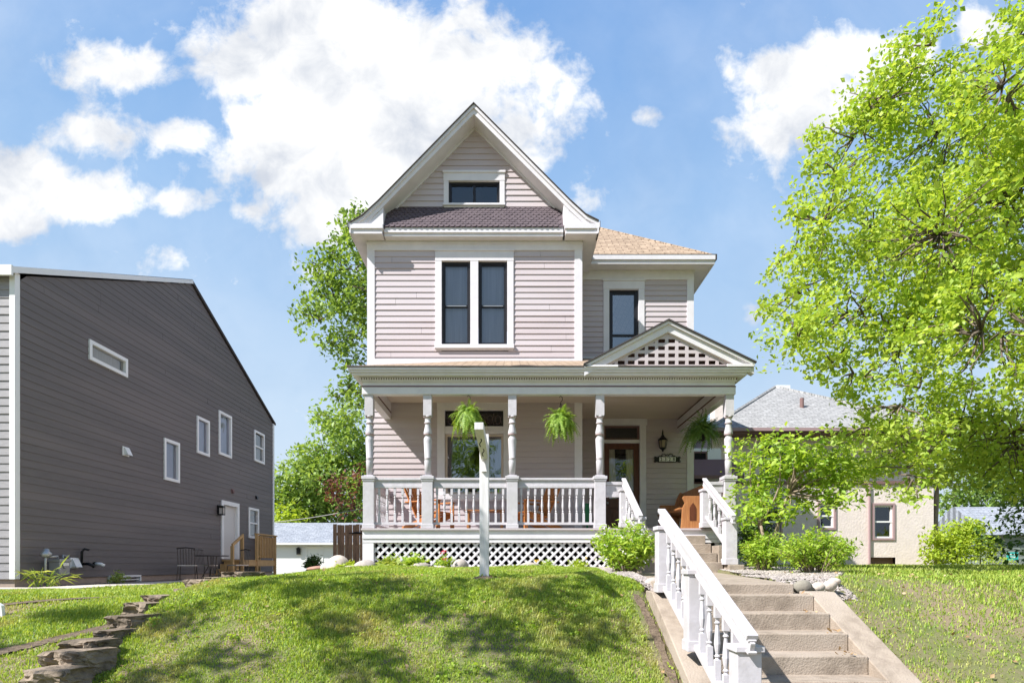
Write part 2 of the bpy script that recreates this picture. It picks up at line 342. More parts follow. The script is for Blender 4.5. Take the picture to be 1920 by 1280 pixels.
xs = axis([(-900,-60,60),(-60,-16,2),(-16,-5,.25),(-5,-4,.05),(-4,1.6,.1),(1.6,1.64,.03),(1.64,3.40,.2),(3.40,3.44,.03),(3.44,16,.2),(16,60,2),(60,900,60)])
ys = axis([(-900,-60,60),(-60,3,2.5),(3,10,.1),(10,30,.4),(30,60,2),(60,900,60)])
gx, gy = np.meshgrid(xs, ys); gzv = gz(gx, gy, True)
gzv += np.where((gy < 12) & (gy > 3), RNG.normal(0, .006, gx.shape), 0)
nx, ny = len(xs), len(ys); idx = np.arange(nx*ny).reshape(ny, nx)
quads = np.stack([idx[:-1,:-1], idx[:-1,1:], idx[1:,1:], idx[1:,:-1]], -1).reshape(-1, 4)
M['soil'] = mat('lawn_soil', (.13,.15,.05), (.17,.15,.08), .95, 3, bump=.5, bscale=40, c3=(.22,.17,.11), s3=1.3, lo=.4, hi=.62)
gr = fast_mesh('ground', np.stack([gx, gy, gzv], -1).reshape(-1, 3), quads.ravel(), np.full(len(quads), 4), M['soil'])
tag(gr, None, None, kind='structure')
# dark soil strips on the neighbour's slope
def ribbon(name, pts, w, m, lift=.02, n=40):
    P = [Vector((p[0], p[1], 0)) for p in pts]; mb = MB(); L = []; Rr = []
    for i in range(n+1):
        t = i/n*(len(P)-1); k = min(int(t), len(P)-2); f = t-k; p = P[k].lerp(P[k+1], f); dd = (P[k+1]-P[k]).normalized(); nn = Vector((-dd.y, dd.x, 0))
        ww = w*(.7+.5*random.random())
        for lst, s in ((L, 1), (Rr, -1)):
            q = p+nn*ww/2*s; lst.append((q.x, q.y, GZ(q.x, q.y)+lift))
    for i in range(n): mb.face([L[i], Rr[i], Rr[i+1], L[i+1]])
    o = mb.build(name, m); tag(o, None, None, kind='structure'); return o
M['mulch'] = mat('dark_mulch', (.09,.065,.045), (.20,.15,.105), .95, 25, bump=.8, bscale=60)
TR = [[(-6.75,8.0),(-6.2,8.3),(-5.6,8.65),(-5.05,8.95)], [(-5.6,6.35),(-5.2,6.7),(-4.85,7.15),(-4.6,7.6)]]
ribbon('path_edging', TR[0], .13, M['mulch']); ribbon('path_edging', TR[1], .17, M['mulch'])
# neighbour's pale walk
wk = MB()
wp = [(-16,10.55,11.15),(-9.3,10.65,11.25),(-8.9,10.9,12.2),(-8.3,12.6,21.5)]
for a, b in (((-16,-8.75),(10.6,11.25)), ): wk.box(a[0], a[1], b[0], b[1], -.55, -.415)
wk.box(-8.75, -7.8, 10.6, 24, -.55, -.418)
tag(wk.build('path', M['concl']), None, None, kind='structure')

# ---------------------------------------------------------------- siding helper
def subtract(iv, a, b):
    out = []
    for (l, r) in iv:
        if b <= l or a >= r: out.append((l, r))
        else:
            if a > l: out.append((l, a))
            if b < r: out.append((b, r))
    return out
def siding(mb, mp, lim, z0, z1, course, holes=(), proud=.019, joints=0):
    n = max(1, round((z1-z0)/course)); c = (z1-z0)/n
    for i in range(n):
        zb, zt = z0+i*c, z0+(i+1)*c; zm = (zb+zt)/2
        (Lb, Rb), (Lt, Rt) = lim(zb), lim(zt)
        if Rb-Lb < .02: continue
        Lt, Rt = min(Lt, (Lb+Rb)/2+1e9 if False else Lt), Rt
        iv = [(Lb, Rb)]
        for (a, b, h0, h1) in holes:
            if h0 < zm < h1: iv = subtract(iv, a, b)
        cuts = []
        if joints:
            for _ in range(joints): cuts.append(random.uniform(Lb, Rb))
        for cu in cuts: iv = subtract(iv, cu-.002, cu+.002)
        for (l, r) in iv:
            lt = Lt if abs(l-Lb) < 1e-9 else l; rt = Rt if abs(r-Rb) < 1e-9 else r
            if rt < lt: lt = rt = (lt+rt)/2
            pr = proud*random.uniform(.85, 1.12)
            mb.face([mp(l, pr, zb), mp(r, pr, zb), mp(rt, 0, zt), mp(lt, 0, zt)])
            mb.face([mp(l, -.002, zb), mp(r, -.002, zb), mp(r, pr, zb), mp(l, pr, zb)])
def front(y): return lambda u, w, z: (u, y-w, z)
def bx(mb, mp, u0, u1, w0, w1, z0, z1):
    return mb.hexa([mp(u0,w1,z0), mp(u1,w1,z0), mp(u1,w0,z0), mp(u0,w0,z0), mp(u0,w1,z1), mp(u1,w1,z1), mp(u1,w0,z1), mp(u0,w0,z1)])
def frame4(mb, mp, u0, u1, z0, z1, t, w0, w1, tb=None):
    tb = t if tb is None else tb
    bx(mb, mp, u0, u0+t, w0, w1, z0, z1); bx(mb, mp, u1-t, u1, w0, w1, z0, z1)
    bx(mb, mp, u0+t, u1-t, w0, w1, z1-t, z1); bx(mb, mp, u0+t, u1-t, w0, w1, z0, z0+tb)
def sash(mp, parent, u0, u1, z0, z1, zm=None, vm=None, ft=.045, pane='pane', blind=None, matf='frame', depth=.03):
    mb = MB(); frame4(mb, mp, u0, u1, z0, z1, ft, -.07, -depth)
    frame4(mb, mp, u0+ft, u1-ft, z0+ft, z1-ft, ft*.5, -.085, -depth-.018)
    if zm: bx(mb, mp, u0+ft*1.5, u1-ft*1.5, -.085, -depth-.010, zm-.022, zm+.022)
    if vm: bx(mb, mp, vm-.028, vm+.028, -.085, -depth-.010, z0+ft*1.5, z1-ft*1.5)
    s = mb.build('sash', M[matf], parent)
    g = MB(); g.face([mp(u0+ft, -.075, z0+ft), mp(u1-ft, -.075, z0+ft), mp(u1-ft, -.075, z1-ft), mp(u0+ft, -.075, z1-ft)]); g.build('pane', M[pane], parent)
    if blind:
        b = MB(); b.face([mp(u0+.01, -.14, z0), mp(u1-.01, -.14, z0), mp(u1-.01, -.14, z1), mp(u0+.01, -.14, z1)]); b.build('blind', M[blind], parent)
    return s

# ---------------------------------------------------------------- the lilac house
YF, YW, YP = 13.5, 15.0, 11.5            # main front wall, wing wall, porch front
HX0, HX1, WX1 = -3.158, 1.514, 4.414
FLR = .68
H = thing('house', 'lilac two storey clapboard house with steep front gable, white trim and a full width porch', 'house', (0, 15, -.1))
P0 = front(YF); PW = front(YW)
YG = 13.62; PG = front(YG)               # gable wall, set back behind the pent roof
zf = 6.90; zs = 7.11                    # frieze bottom, soffit
hole2 = [(-1.55, -.08, 4.75, 6.72)]
mb = MB()
siding(mb, P0, lambda z: (HX0+.14, HX1-.14), 4.30, zf, .128, hole2, joints=1)
mb.build('upper_wall', M['siding'], H)
mb = MB()
holeg = [(-1.50, -.16, 1.50, 3.46)]
siding(mb, P0, lambda z: (HX0+.05, HX1-.14), .60, 3.62, .128, holeg)
mb.build('lower_wall', M['siding'], H)
# gable wall
APX, APZ = -.822, 9.66
def glim(z):
    k = (APZ-z)*1.06; return (APX-k, APX+k)
mb = MB(); siding(mb, PG, lambda z: (max(glim(z)[0], -3.05), min(glim(z)[1], 1.42)), 7.8, APZ-.03, .130, [(-1.46, -.22, 7.92, 8.56)])
mb.build('gable_wall', M['siding'], H)
# wing walls
holew = [(2.30, 3.16, 4.60, 6.76)]
mb = MB(); siding(mb, PW, lambda z: (HX1, WX1-.14), 4.3, 6.95, .128, holew); mb.build('wing_wall', M['siding'], H)
mb = MB(); siding(mb, PW, lambda z: (HX1, WX1-.14), .60, 3.62, .128, [(2.18, 3.20, .6, 3.45)]); mb.build('entry_wall', M['siding'], H)
# side walls (returns of the main block and house sides)
mb = MB()
siding(mb, lambda u, w, z: (HX1+w, u, z), lambda z: (YF+.02, YW), .6, 7.08, .128)
siding(mb, lambda u, w, z: (HX0-w, u, z), lambda z: (YF+.02, 24), -.1, 7.08, .128)
siding(mb, lambda u, w, z: (WX1+w, u, z), lambda z: (YW+.02, 24), -.1, 7.08, .128)
mb.box(HX0, WX1, 24, 24.1, -.1, 7.08)
mb.box(HX0+.005, HX1-.005, YF+.16, YF+.18, 3.64, 4.28)
mb.build('side_wall', M['siding'], H)
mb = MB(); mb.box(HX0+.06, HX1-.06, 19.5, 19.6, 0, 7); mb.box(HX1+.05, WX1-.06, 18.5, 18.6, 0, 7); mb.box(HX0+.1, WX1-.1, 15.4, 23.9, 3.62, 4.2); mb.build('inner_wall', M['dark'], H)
# corner boards and friezes
mb = MB(); mb.box(HX0-.025, HX0+.14, YF-.028, YF+.10, 3.95, zf); mb.build('corner_board', M['trim'], H)
mb = MB(); mb.box(HX0-.025, HX0+.09, YF-.028, YF+.10, .55, 3.60); mb.build('corner_board', M['trim'], H)
mb = MB(); mb.box(HX1-.14, HX1+.03, YF-.028, YF+.12, 4.3, zf); mb.build('corner_board', M['trim'], H)
mb = MB(); mb.box(HX1-.14, HX1+.03, YF-.028, YF+.12, .6, 3.60); mb.build('corner_board', M['trim'], H)
mb = MB(); mb.box(WX1-.14, WX1+.025, YW-.028, YW+.12, 4.3, 6.95); mb.build('corner_board', M['trim'], H)
mb = MB(); mb.box(WX1-.14, WX1+.025, YW-.028, YW+.12, .6, 3.60); mb.build('corner_board', M['trim'], H)
mb = MB(); mb.box(HX0-.03, HX1+.035, YF-.032, YF+.14, zf, 7.12); mb.box(HX0-.04, HX1+.045, YF-.045, YF+.10, 7.03, 7.065); mb.build('frieze_board', M['trim'], H)
mb = MB(); mb.box(HX1+.036, WX1+.03, YW-.032, YW+.14, 6.95, 7.2); mb.box(HX1+.04, WX1+.04, YW-.045, YW+.10, 7.13, 7.165)
mb.box(HX1+.0, HX1+.034, YF+.15, YW-.04, 6.92, 7.12); mb.build('frieze_board', M['trim'], H)
# flashing boards over the porch roof
mb = MB(); mb.box(HX0+.1, HX1+.03, YF-.04, YF-.018, 4.36, 4.52); mb.box(HX1+.032, WX1-.1, YW-.04, YW-.018, 4.94, 5.06); mb.build('base_board', M['trim'], H)

# double window upstairs
def casing(mp, parent, u0, u1, z0, z1, cw, head, sill=.09, mull=None, name='window'):
    mb = MB(); mt = M['trim']
    bx(mb, mp, u0-cw, u0, -.08, .034, z0, z1); bx(mb, mp, u1, u1+cw, -.08, .034, z0, z1)
    bx(mb, mp, u0-cw-.004, u1+cw+.004, -.08, .038, z1, z1+head)
    bx(mb, mp, u0-cw-.02, u1+cw+.02, -.02, .062, z1+head-.035, z1+head+.012)
    bx(mb, mp, u0-cw-.012, u1+cw+.012, -.09, .075, z0-sill, z0)
    bx(mb, mp, u0-cw+.01, u1+cw-.01, -.02, .03, z0-sill-.03, z0-sill)
    if mull: bx(mb, mp, mull[0], mull[1], -.08, .034, z0, z1)
    for uu in (u0, u1): pass
    return mb.build(name, mt, parent, bevel=.004)
w = casing(P0, H, -1.545, -.105, 4.824, 6.667, .14, .245, .085, (-.915, -.74))
for (a, b) in ((-1.54,-.92), (-.735,-.11)):
    sash(P0, w, a, b, 4.83, 6.662, zm=5.70, blind='blind')
    hb = MB(); bx(hb, P0, a+.09, b-.09, -.06, -.036, 5.695, 5.712); hb.build('handle', M['metal'], w)
w = casing(PG, H, -1.406, -.272, 7.985, 8.50, .11, .205, .045)
sash(PG, w, -1.402, -.276, 7.99, 8.496, vm=-.84, ft=.04)
w = casing(PW, H, 2.375, 3.09, 4.70, 6.72, .145, .23, .09)
sash(PW, w, 2.38, 3.085, 4.705, 6.715, zm=5.62, ft=.06, pane='panedark')
# ground floor picture window
w = casing(P0, H, -1.475, -.19, 1.55, 3.39, .17, .2, .12)
mb = MB(); bx(mb, P0, -1.475, -.19, -.07, .012, 2.875, 3.04); bx(mb, P0, -1.49, -.175, -.07, .03, 2.93, 2.965)
mb.build('transom_bar', M['trim'], w)
sash(P0, w, -1.47, -.195, 3.045, 3.385, ft=.025, pane='panelow')
mb = MB()
for k in range(7):
    cx = -1.36+k*.175
    pts = [(cx+.06*math.cos(a), YF+.10, 3.21+.10*math.sin(a)) for a in np.linspace(0, 2*math.pi, 13)]; mb.tube(pts, .006, 4)
    mb.tube([(cx+.087, YF+.10, 3.08), (cx+.06, YF+.10, 3.21), (cx+.087, YF+.10, 3.36)], .006, 4)
mb.build('leaded_pattern', M['pinktrim'], w)
sash(P0, w, -1.47, -.195, 1.555, 2.87, ft=.03, pane='panedark', matf='ceil')
def drape(mp, parent, u0t, u1t, u0b, u1b, z0, z1, w0, m, name='curtain', n=24, amp=.02):
    mb = MB(); T = []; B = []
    for i in range(n+1):
        t = i/n; ww = w0+amp*math.sin(t*n*.9)+.3*amp*math.sin(t*17)
        T.append(mp(u0t+(u1t-u0t)*t, ww, z1)); B.append(mp(u0b+(u1b-u0b)*t, ww, z0))
    for i in range(n): mb.face([B[i], B[i+1], T[i+1], T[i]])
    return mb.build(name, m, parent, smooth=True)
drape(P0, w, -1.46, -1.26, -1.46, -1.22, 1.56, 2.87, -.13, M['curtain']); drape(P0, w, -.36, -.2, -.38, -.2, 1.56, 2.87, -.13, M['sheer'])
# front door with transom
dz = 2.97
mb = MB(); bx(mb, PW, 2.13, 2.25, -.10, .034, FLR, 3.40); bx(mb, PW, 3.12, 3.275, -.10, .034, FLR, 3.40)
bx(mb, PW, 2.10, 3.30, -.10, .04, 3.40, 3.58); bx(mb, PW, 2.06, 3.34, -.02, .075, 3.565, 3.60); bx(mb, PW, 2.25, 3.12, -.10, .02, dz, 3.05)
D = mb.build('front_door', M['trim'], H, bevel=.004)
sash(PW, D, 2.252, 3.118, 3.052, 3.398, ft=.03, matf='browntrim', pane='panelow')
mb = MB(); u0, u1 = 2.255, 3.115
bx(mb, PW, u0, u0+.13, -.09, -.045, FLR, dz); bx(mb, PW, u1-.13, u1, -.09, -.045, FLR, dz)
bx(mb, PW, u0+.13, u1-.13, -.09, -.045, dz-.14, dz); bx(mb, PW, u0+.13, u1-.13, -.09, -.045, FLR, FLR+.22); bx(mb, PW, u0+.13, u1-.13, -.09, -.045, 1.38, 1.62)
bx(mb, PW, u0+.13, u1-.13, -.09, -.066, FLR+.22, 1.38); bx(mb, PW, u0+.2, u1-.2, -.08, -.052, FLR+.30, 1.30)
mb.build('door_leaf', M['door'], D, bevel=.006)
mb = MB(); mb.face([PW(u0+.13,-.07,1.62), PW(u1-.13,-.07,1.62), PW(u1-.13,-.07,dz-.14), PW(u0+.13,-.07,dz-.14)]); mb.build('pane', M['panelow'], D)
drape(PW, D, 2.37, 2.53, 2.37, 2.58, 1.62, dz-.14, -.10, M['curtain'], n=12, amp=.012); drape(PW, D, 2.80, 3.0, 2.82, 3.0, 1.62, dz-.14, -.10, M['curtain'], n=12, amp=.012)
mb = MB(); mb.lathe([(.012,0),(.03,.01),(.034,.03),(.02,.05)], 0, 0, 10)
mb.v = [(2.33+x, 14.955+.06-z*1.0-.05, 1.5+y) for x, y, z in mb.v]; mb.build('handle', M['metal'], D, smooth=True)

# ---------------- gable roof (two slopes with flared eaves), rakes, returns, pent roof
yf = 13.15; yb = 24.3; LX, RX, EZ, PZ = -3.488, 1.862, 7.34, 9.87
flare = [(LX, EZ-.03), (LX+.28, EZ+.13), (LX+.62, EZ+.44), (APX, PZ), (RX-.62, EZ+.46), (RX-.28, EZ+.15), (RX, EZ+.01)]
mb = MB(); th = .022
for (a, b) in zip(flare[:-1], flare[1:]):
    mb.hexa([(a[0],yf-.03,a[1]-.0),(b[0],yf-.03,b[1]-.0),(b[0],yb,b[1]),(a[0],yb,a[1]),(a[0],yf-.03,a[1]+th),(b[0],yf-.03,b[1]+th),(b[0],yb,b[1]+th),(a[0],yb,a[1]+th)])
mb.build('gable_roof', M['edge'], H)
def rake(side):
    pts = flare[:4] if side == 'l' else list(reversed(flare[3:]))
    for (dz0, dz1, y0, y1) in ((-.002, -.075, yf, yf+.10), (-.075, -.19, yf+.035, yf+.10)):
        m_ = MBR
        for a, b in zip(pts[:-1], pts[1:]):
            m_.hexa([(a[0],y0,a[1]+dz1),(b[0],y0,b[1]+dz1),(b[0],y1,b[1]+dz1),(a[0],y1,a[1]+dz1),(a[0],y0,a[1]+dz0),(b[0],y0,b[1]+dz0),(b[0],y1,b[1]+dz0),(a[0],y1,a[1]+dz0)])
    # soffit strip back to the wall
    for a, b in zip(pts[:-1], pts[1:]):
        m_.hexa([(a[0],yf+.10,a[1]-.185),(b[0],yf+.10,b[1]-.185),(b[0],YG+.05,b[1]-.185),(a[0],YG+.05,a[1]-.185),(a[0],yf+.10,a[1]-.17),(b[0],yf+.10,b[1]-.17),(b[0],YG+.05,b[1]-.17),(a[0],YG+.05,a[1]-.17)])
for s_ in 'lr':
    MBR = MB(); rake(s_)
    # frieze molding against the gable wall under the soffit
    pts = flare[2:4] if s_ == 'l' else [flare[4], flare[3]]
    a, b = pts; MBR.hexa([(a[0],YG-.04,a[1]-.235),(b[0],YG-.04,b[1]-.235),(b[0],YG+.03,b[1]-.235),(a[0],YG+.03,a[1]-.235),(a[0],YG-.04,a[1]-.187),(b[0],YG-.04,b[1]-.187),(b[0],YG+.03,b[1]-.187),(a[0],YG+.03,a[1]-.187)])
    MBR.build('rake_board', M['trim'], H)
# boxed returns
def ret(x0, x1):
    mb = MB()
    mb.box(x0+.02, x1, yf+.02, YF-.04, 7.10, 7.27); mb.box(x0-.0, x1+.02, yf-.01, YF-.045, 7.20, 7.30)
    return mb
mb = ret(LX, -2.79)
mb.prism([(LX+.02, yf+.05, 7.30), (-2.77, yf+.05, 7.30), (-2.77, yf+.05, EZ+.48), (LX+.62, yf+.05, EZ+.24), (LX+.28, yf+.05, EZ-.05+.0)], (0, .70, 0)); mb.build('cornice_return', M['trim'], H, bevel=.004)
mb = ret(1.13, RX)
mb.prism([(RX-.02, yf+.05, 7.30), (RX-.28, yf+.05, EZ+.0), (RX-.62, yf+.05, EZ+.26), (1.11, yf+.05, EZ+.44), (1.11, yf+.05, 7.30)], (0, .70, 0)); mb.build('cornice_return', M['trim'], H, bevel=.004)
mb = MB(); mb.box(-2.768, 1.108, YF-.22, YF-.033, 7.10, 7.20); mb.box(-2.768, 1.108, YF-.25, YF-.033, 7.17, 7.275); mb.build('cornice', M['trim'], H, bevel=.004)
# side eaves: soffit, fascia
mb = MB()
mb.box(LX+.03, HX0-.03, YF-.036, yb, 7.105, 7.15); mb.box(LX, LX+.03, yf-.012, yb, 7.10, 7.32); mb.box(LX-.02, LX+.0, yf-.02, yb, 7.22, 7.33)
mb.box(HX1+.05, RX-.03, YF-.036, YW+.8, 7.105, 7.15); mb.box(RX-.03, RX, yf-.012, YW+1.5, 7.10, 7.32); mb.box(RX, RX+.02, yf-.02, YW+1.5, 7.22, 7.33)
mb.build('eave', M['trim'], H)
mb = MB(); mb.box(LX-.028, LX-.02, yf-.03, yb, 7.20, 7.345); mb.box(RX+.02, RX+.03, yf-.03, YW+1.2, 7.20, 7.35); mb.build('drip_edge', M['edge'], H)
# pent roof with scalloped shingles
y_lo, z_lo, y_hi, z_hi = YF-.27, 7.275, YG+.0, 7.93
mb = MB(); mb.face([(-2.77,y_lo,z_lo),(1.11,y_lo,z_lo),(1.11,y_hi,z_hi),(-2.77,y_hi,z_hi)])
mb.box(-2.768, -2.74, y_lo, YF, z_lo-.03, z_lo)
pr = mb.build('pent_roof', M['brownsh'], H)
mb = MB(); rows = 9; tw = .118
sl_ = Vector((0, y_hi-y_lo, z_hi-z_lo)); nrm = Vector((0, -(z_hi-z_lo), (y_hi-y_lo))).normalized()
for r_ in range(rows):
    for k in range(-1, 34):
        x0 = -2.765 + k*tw + (r_ % 2)*tw/2; x1 = x0+tw-.006
        if x0 < -2.77 or x1 > 1.112: continue
        j = random.uniform(-.003, .003)
        base = Vector((0, y_lo, z_lo)) + sl_*(r_/rows); top = base + sl_*(1.35/rows); mid = base + sl_*(.42/rows)
        o1 = nrm*(.016+j); o2 = nrm*.003
        pt = lambda x, p, o: (x, p.y+o.y, p.z+o.z)
        xm = (x0+x1)/2; q = .3*tw
        P_ = [pt(xm-q*.6, base, o1), pt(xm+q*.6, base, o1), pt(x1, mid, o1), pt(x1, top, o2), pt(x0, top, o2), pt(x0, mid, o1)]
        mb.face(P_)
        bk = [pt(xm-q*.6, base, o2*0), pt(xm+q*.6, base, o2*0), pt(x1, mid, o2*0), pt(x0, mid, o2*0)]
        mb.face([P_[0], P_[1], bk[1], bk[0]]); mb.face([P_[1], P_[2], bk[2], bk[1]]); mb.face([P_[5], P_[0], bk[0], bk[3]])
mb.build('scalloped_shingles', M['brownsh'], pr)
# wing roof (hip) and its eave
we = .38; wy = YW-we; wx = WX1+.42; wz = 7.36
mb = MB(); RP = (wx-4, wy+4, wz+3.28)
mb.face([(HX1+.30, wy, wz), (wx, wy, wz), RP, (HX1-2.3, wy+4, wz+3.28), (HX1-.1, wy+.4, wz+.33)])
wr = mb.build('wing_roof', M['tan'], H)
mb = MB(); mb.face([(wx, wy, wz), (wx, 24.4, wz), (RP[0], 20.4, RP[2]), RP]); mb.build('wing_roof', M['tanside'], H)
mb = MB(); mb.tube([(wx-.03, wy+.03, wz+.02), RP], .028, 6); mb.build('hip_cap', M['tan'], wr)
mb = MB(); mb.box(HX1+.33, wx-.04, wy+.04, YW-.03, 7.17, 7.20); mb.box(HX1+.30, wx, wy-.0, wy+.04, 7.16, 7.36); mb.box(HX1+.30, wx+.03, wy-.035, wy-.0, 7.25, 7.365)
mb.box(wx-.04, wx, wy+.04, 24.3, 7.16, 7.36); mb.box(wx, wx+.03, wy-.035, 24.3, 7.25, 7.365); mb.box(WX1+.03, wx-.04, YW-.03, 24.3, 7.17, 7.20)
mb.build('eave', M['trim'], H, bevel=.005)
mb = MB(); mb.box(HX1+.30, wx+.035, wy-.04, wy+.06, 7.366, 7.378); mb.box(wx+.03, wx+.042, wy-.04, 24.3, 7.25, 7.378); mb.build('drip_edge', M['edge'], H)

# ---------------- porch: roof, cornice, beam, ceiling
PX0, PX1 = -2.80, 4.18; oh = .22
ez = 3.645; sl2 = .374
mb = MB(); e0, e1, ey = PX0-oh-.02, PX1+oh+.02, YP-oh-.02
def rz(y): return ez + (y-ey)*sl2
hx = e0 + (YF-ey)
nseg = 60
def wav(x): return .012*math.sin(x*1.3)+.008*math.sin(x*3.7+1)+.005*math.sin(x*9)
top = []; 
for i in range(nseg):
    xa = e0+(e1-e0)*i/nseg; xb = e0+(e1-e0)*(i+1)/nseg
    ya = min(YF, ey+(xa-e0)); yb2 = min(YF, ey+(xb-e0))
    if xa > HX1-.05: ya = yb2 = YW
    mb.face([(xa, ey, ez+wav(xa)), (xb, ey, ez+wav(xb)), (xb, yb2, rz(yb2)), (xa, ya, rz(ya))])
mb.face([(e0, ey, ez), (e0, YW, ez), (hx, YW, rz(YF)), (hx, YF, rz(YF))])
mb.face([(e1, ey, ez), (e1, YW, ez+.02), (e1-.3, YW, ez+1.2), (e1-.3, ey+.1, ez+.1)])
PR = mb.build('porch_roof', M['tan'], H)
mb = MB(); mb.box(e0, e1, ey-.004, ey+.03, ez-.014, ez+.004); mb.build('roof_edge', M['edge'], PR)
# cornice
mb = MB()
def ring(z0, z1, o, mbx=None):
    m_ = mbx or mb
    m_.box(PX0-o, PX1+o, YP-o, YP+.14, z0, z1)
    m_.box(PX0-o, PX0+.14, YP+.14, YF+.1, z0, z1); m_.box(PX1-.14, PX1+o, YP+.14, YW, z0, z1)
ring(3.585, 3.632, .225); ring(3.545, 3.585, .20); ring(3.50, 3.545, .165)
mb.build('porch_cornice', M['trim'], H, bevel=.006)
mb = MB(); mb.box(PX0-.032, PX1+.032, YP-.032, YP-.0305, 3.456, 3.491); mb.build('dentil_gap_tone', M['browntrim'], H)  # brown strip added to deepen the dark gaps between dentils
mb = MB(); ring(3.425, 3.50, .03)
for k in range(int((PX1-PX0+.10)/.046)):
    x = PX0-.04+k*.046; mb.box(x, x+.024, YP-.06, YP-.03, 3.455, 3.492)
for k in range(40):
    y = YP-.03+k*.046; mb.box(PX0-.06, PX0-.03, y, y+.026, 3.455, 3.492)
mb.build('dentil_band', M['trim'], H)
mb = MB(); ring(3.347, 3.425, 0.0); mb.build('porch_frieze', M['trim'], H)
mb = MB(); ring(3.325, 3.347, .016); mb.box(PX0+.14, PX0+.147, YP+.2, YF, 3.33, 3.35); mb.box(PX1-.147, PX1-.14, YP+.2, YW-.04, 3.33, 3.352); mb.box(PX1-.147, PX1-.14, YP+.2, YW-.04, 3.52, 3.545); mb.build('trim_line', M['trimpink'], H)
mb = MB(); ring(3.19, 3.325, .012); mb.build('porch_beam', M['trim'], H, bevel=.004)
mb = MB(); mb.box(PX0+.1, HX1+.04, YP+.1, YF, 3.56, 3.60); mb.box(HX1+.04, PX1-.1, YP+.1, YW, 3.56, 3.60)
for k in range(50):
    y = YP+.16+k*.07
    if y < YW-.05: mb.box(PX0+.14 if y < YF-.02 else HX1+.05, PX1-.14, y, y+.058, 3.552, 3.56)
mb.build('porch_ceiling', M['ceil'], H)
# pediment over the steps
gx0, gx1, gax, gaz, gy_ = 1.334, 4.46, 2.873, 4.473, YP-oh-.03
def clip(poly, halfs):
    for (a, b, c) in halfs:
        out = []
        for i in range(len(poly)):
            p, q = poly[i], poly[(i+1) % len(poly)]
            dp, dq = a*p[0]+b*p[1]+c, a*q[0]+b*q[1]+c
            if dp >= 0: out.append(p)
            if dp*dq < 0: t = dp/(dp-dq); out.append((p[0]+(q[0]-p[0])*t, p[1]+(q[1]-p[1])*t))
        poly = out
        if len(poly) < 3: return []
    return poly
def tri_h(xl, zl, xr, zr, xa, za):
    return [((za-zl), -(xa-xl), -(za-zl)*xl+(xa-xl)*zl), (-(za-zr), -(xr-xa), (za-zr)*xr+(xr-xa)*zr), (0, 1, -max(zl, zr))]
PD = MB()
for (xa, za, xb, zb) in ((gx0, 3.665, gax, gaz), (gx1, 3.70, gax, gaz)):
    for (d0, d1, y0, y1) in ((0, -.055, gy_, gy_+.2), (-.055, -.19, gy_+.045, gy_+.2)):
        PD.hexa([(xa,y0,za+d1),(xb,y0,zb+d1),(xb,y1,zb+d1),(xa,y1,za+d1),(xa,y0,za+d0),(xb,y0,zb+d0),(xb,y1,zb+d0),(xa,y1,za+d0)])
PD.box(gx0-.0, 1.95, gy_+.0, gy_+.05, 3.628, 3.665); PD.box(3.95, gx1-.02, gy_+.0, gy_+.05, 3.632, 3.68)
PDo = PD.build('pediment', M['trim'], H, bevel=.004)
outer = tri_h(1.55, 3.64, 4.22, 3.64, gax, 4.36); inner = tri_h(1.78, 3.672, 4.0, 3.672, gax, 4.24)
mb = MB(); ty = gy_+.10
cells = []
px_, pz_ = .187, .133; holes_ = []
for i in range(-6, 7):
    for j in range(0, 6):
        cx = gax-.01+i*px_ ; z0 = 3.70+j*pz_
        hp = clip([(cx+.03,z0),(cx+.158,z0),(cx+.158,z0+.072),(cx+.03,z0+.072)], inner)
        # solid cell pieces round the hole
        for q in ([(cx,z0-.03),(cx+.03,z0-.03),(cx+.03,z0+.103),(cx,z0+.103)], [(cx+.158,z0-.03),(cx+.187,z0-.03),(cx+.187,z0+.103),(cx+.158,z0+.103)],
                  [(cx+.03,z0-.03),(cx+.158,z0-.03),(cx+.158,z0),(cx+.03,z0)], [(cx+.03,z0+.072),(cx+.158,z0+.072),(cx+.158,z0+.103),(cx+.03,z0+.103)]):
            c_ = clip(q, outer)
            if c_: mb.prism([(p[0], ty, p[1]) for p in c_], (0, .02, 0))
        # what lies outside the inner triangle stays solid
        h4 = [(cx+.03,z0),(cx+.158,z0),(cx+.158,z0+.072),(cx+.03,z0+.072)]
        for (a, b, c) in inner:
            c_ = clip(clip(h4, [(-a, -b, -c)]), outer)
            if c_: mb.prism([(p[0], ty, p[1]) for p in c_], (0, .02, 0))
mb.box(1.62, 4.15, ty, ty+.02, 3.632, 3.672)
mb.build('lattice_panel', M['siding'], PDo)
mb = MB(); mb.prism([(1.5, ty+.25, 3.6), (4.25, ty+.25, 3.6), (gax, ty+.25, 4.38)], (0, .02, 0)); mb.build('backing', M['browntrim'], PDo)
mb = MB()
for (xa, za, xb, zb) in ((gx0-.02, 3.66, gax, gaz), (gx1+.02, 3.695, gax, gaz)):
    mb.hexa([(xa,gy_-.03,za),(xb,gy_-.03,zb),(xb,YW,zb),(xa,YW,za),(xa,gy_-.03,za+.025),(xb,gy_-.03,zb+.028),(xb,YW,zb+.028),(xa,YW,za+.025)])
mb.build('roof', M['edge'], PDo)

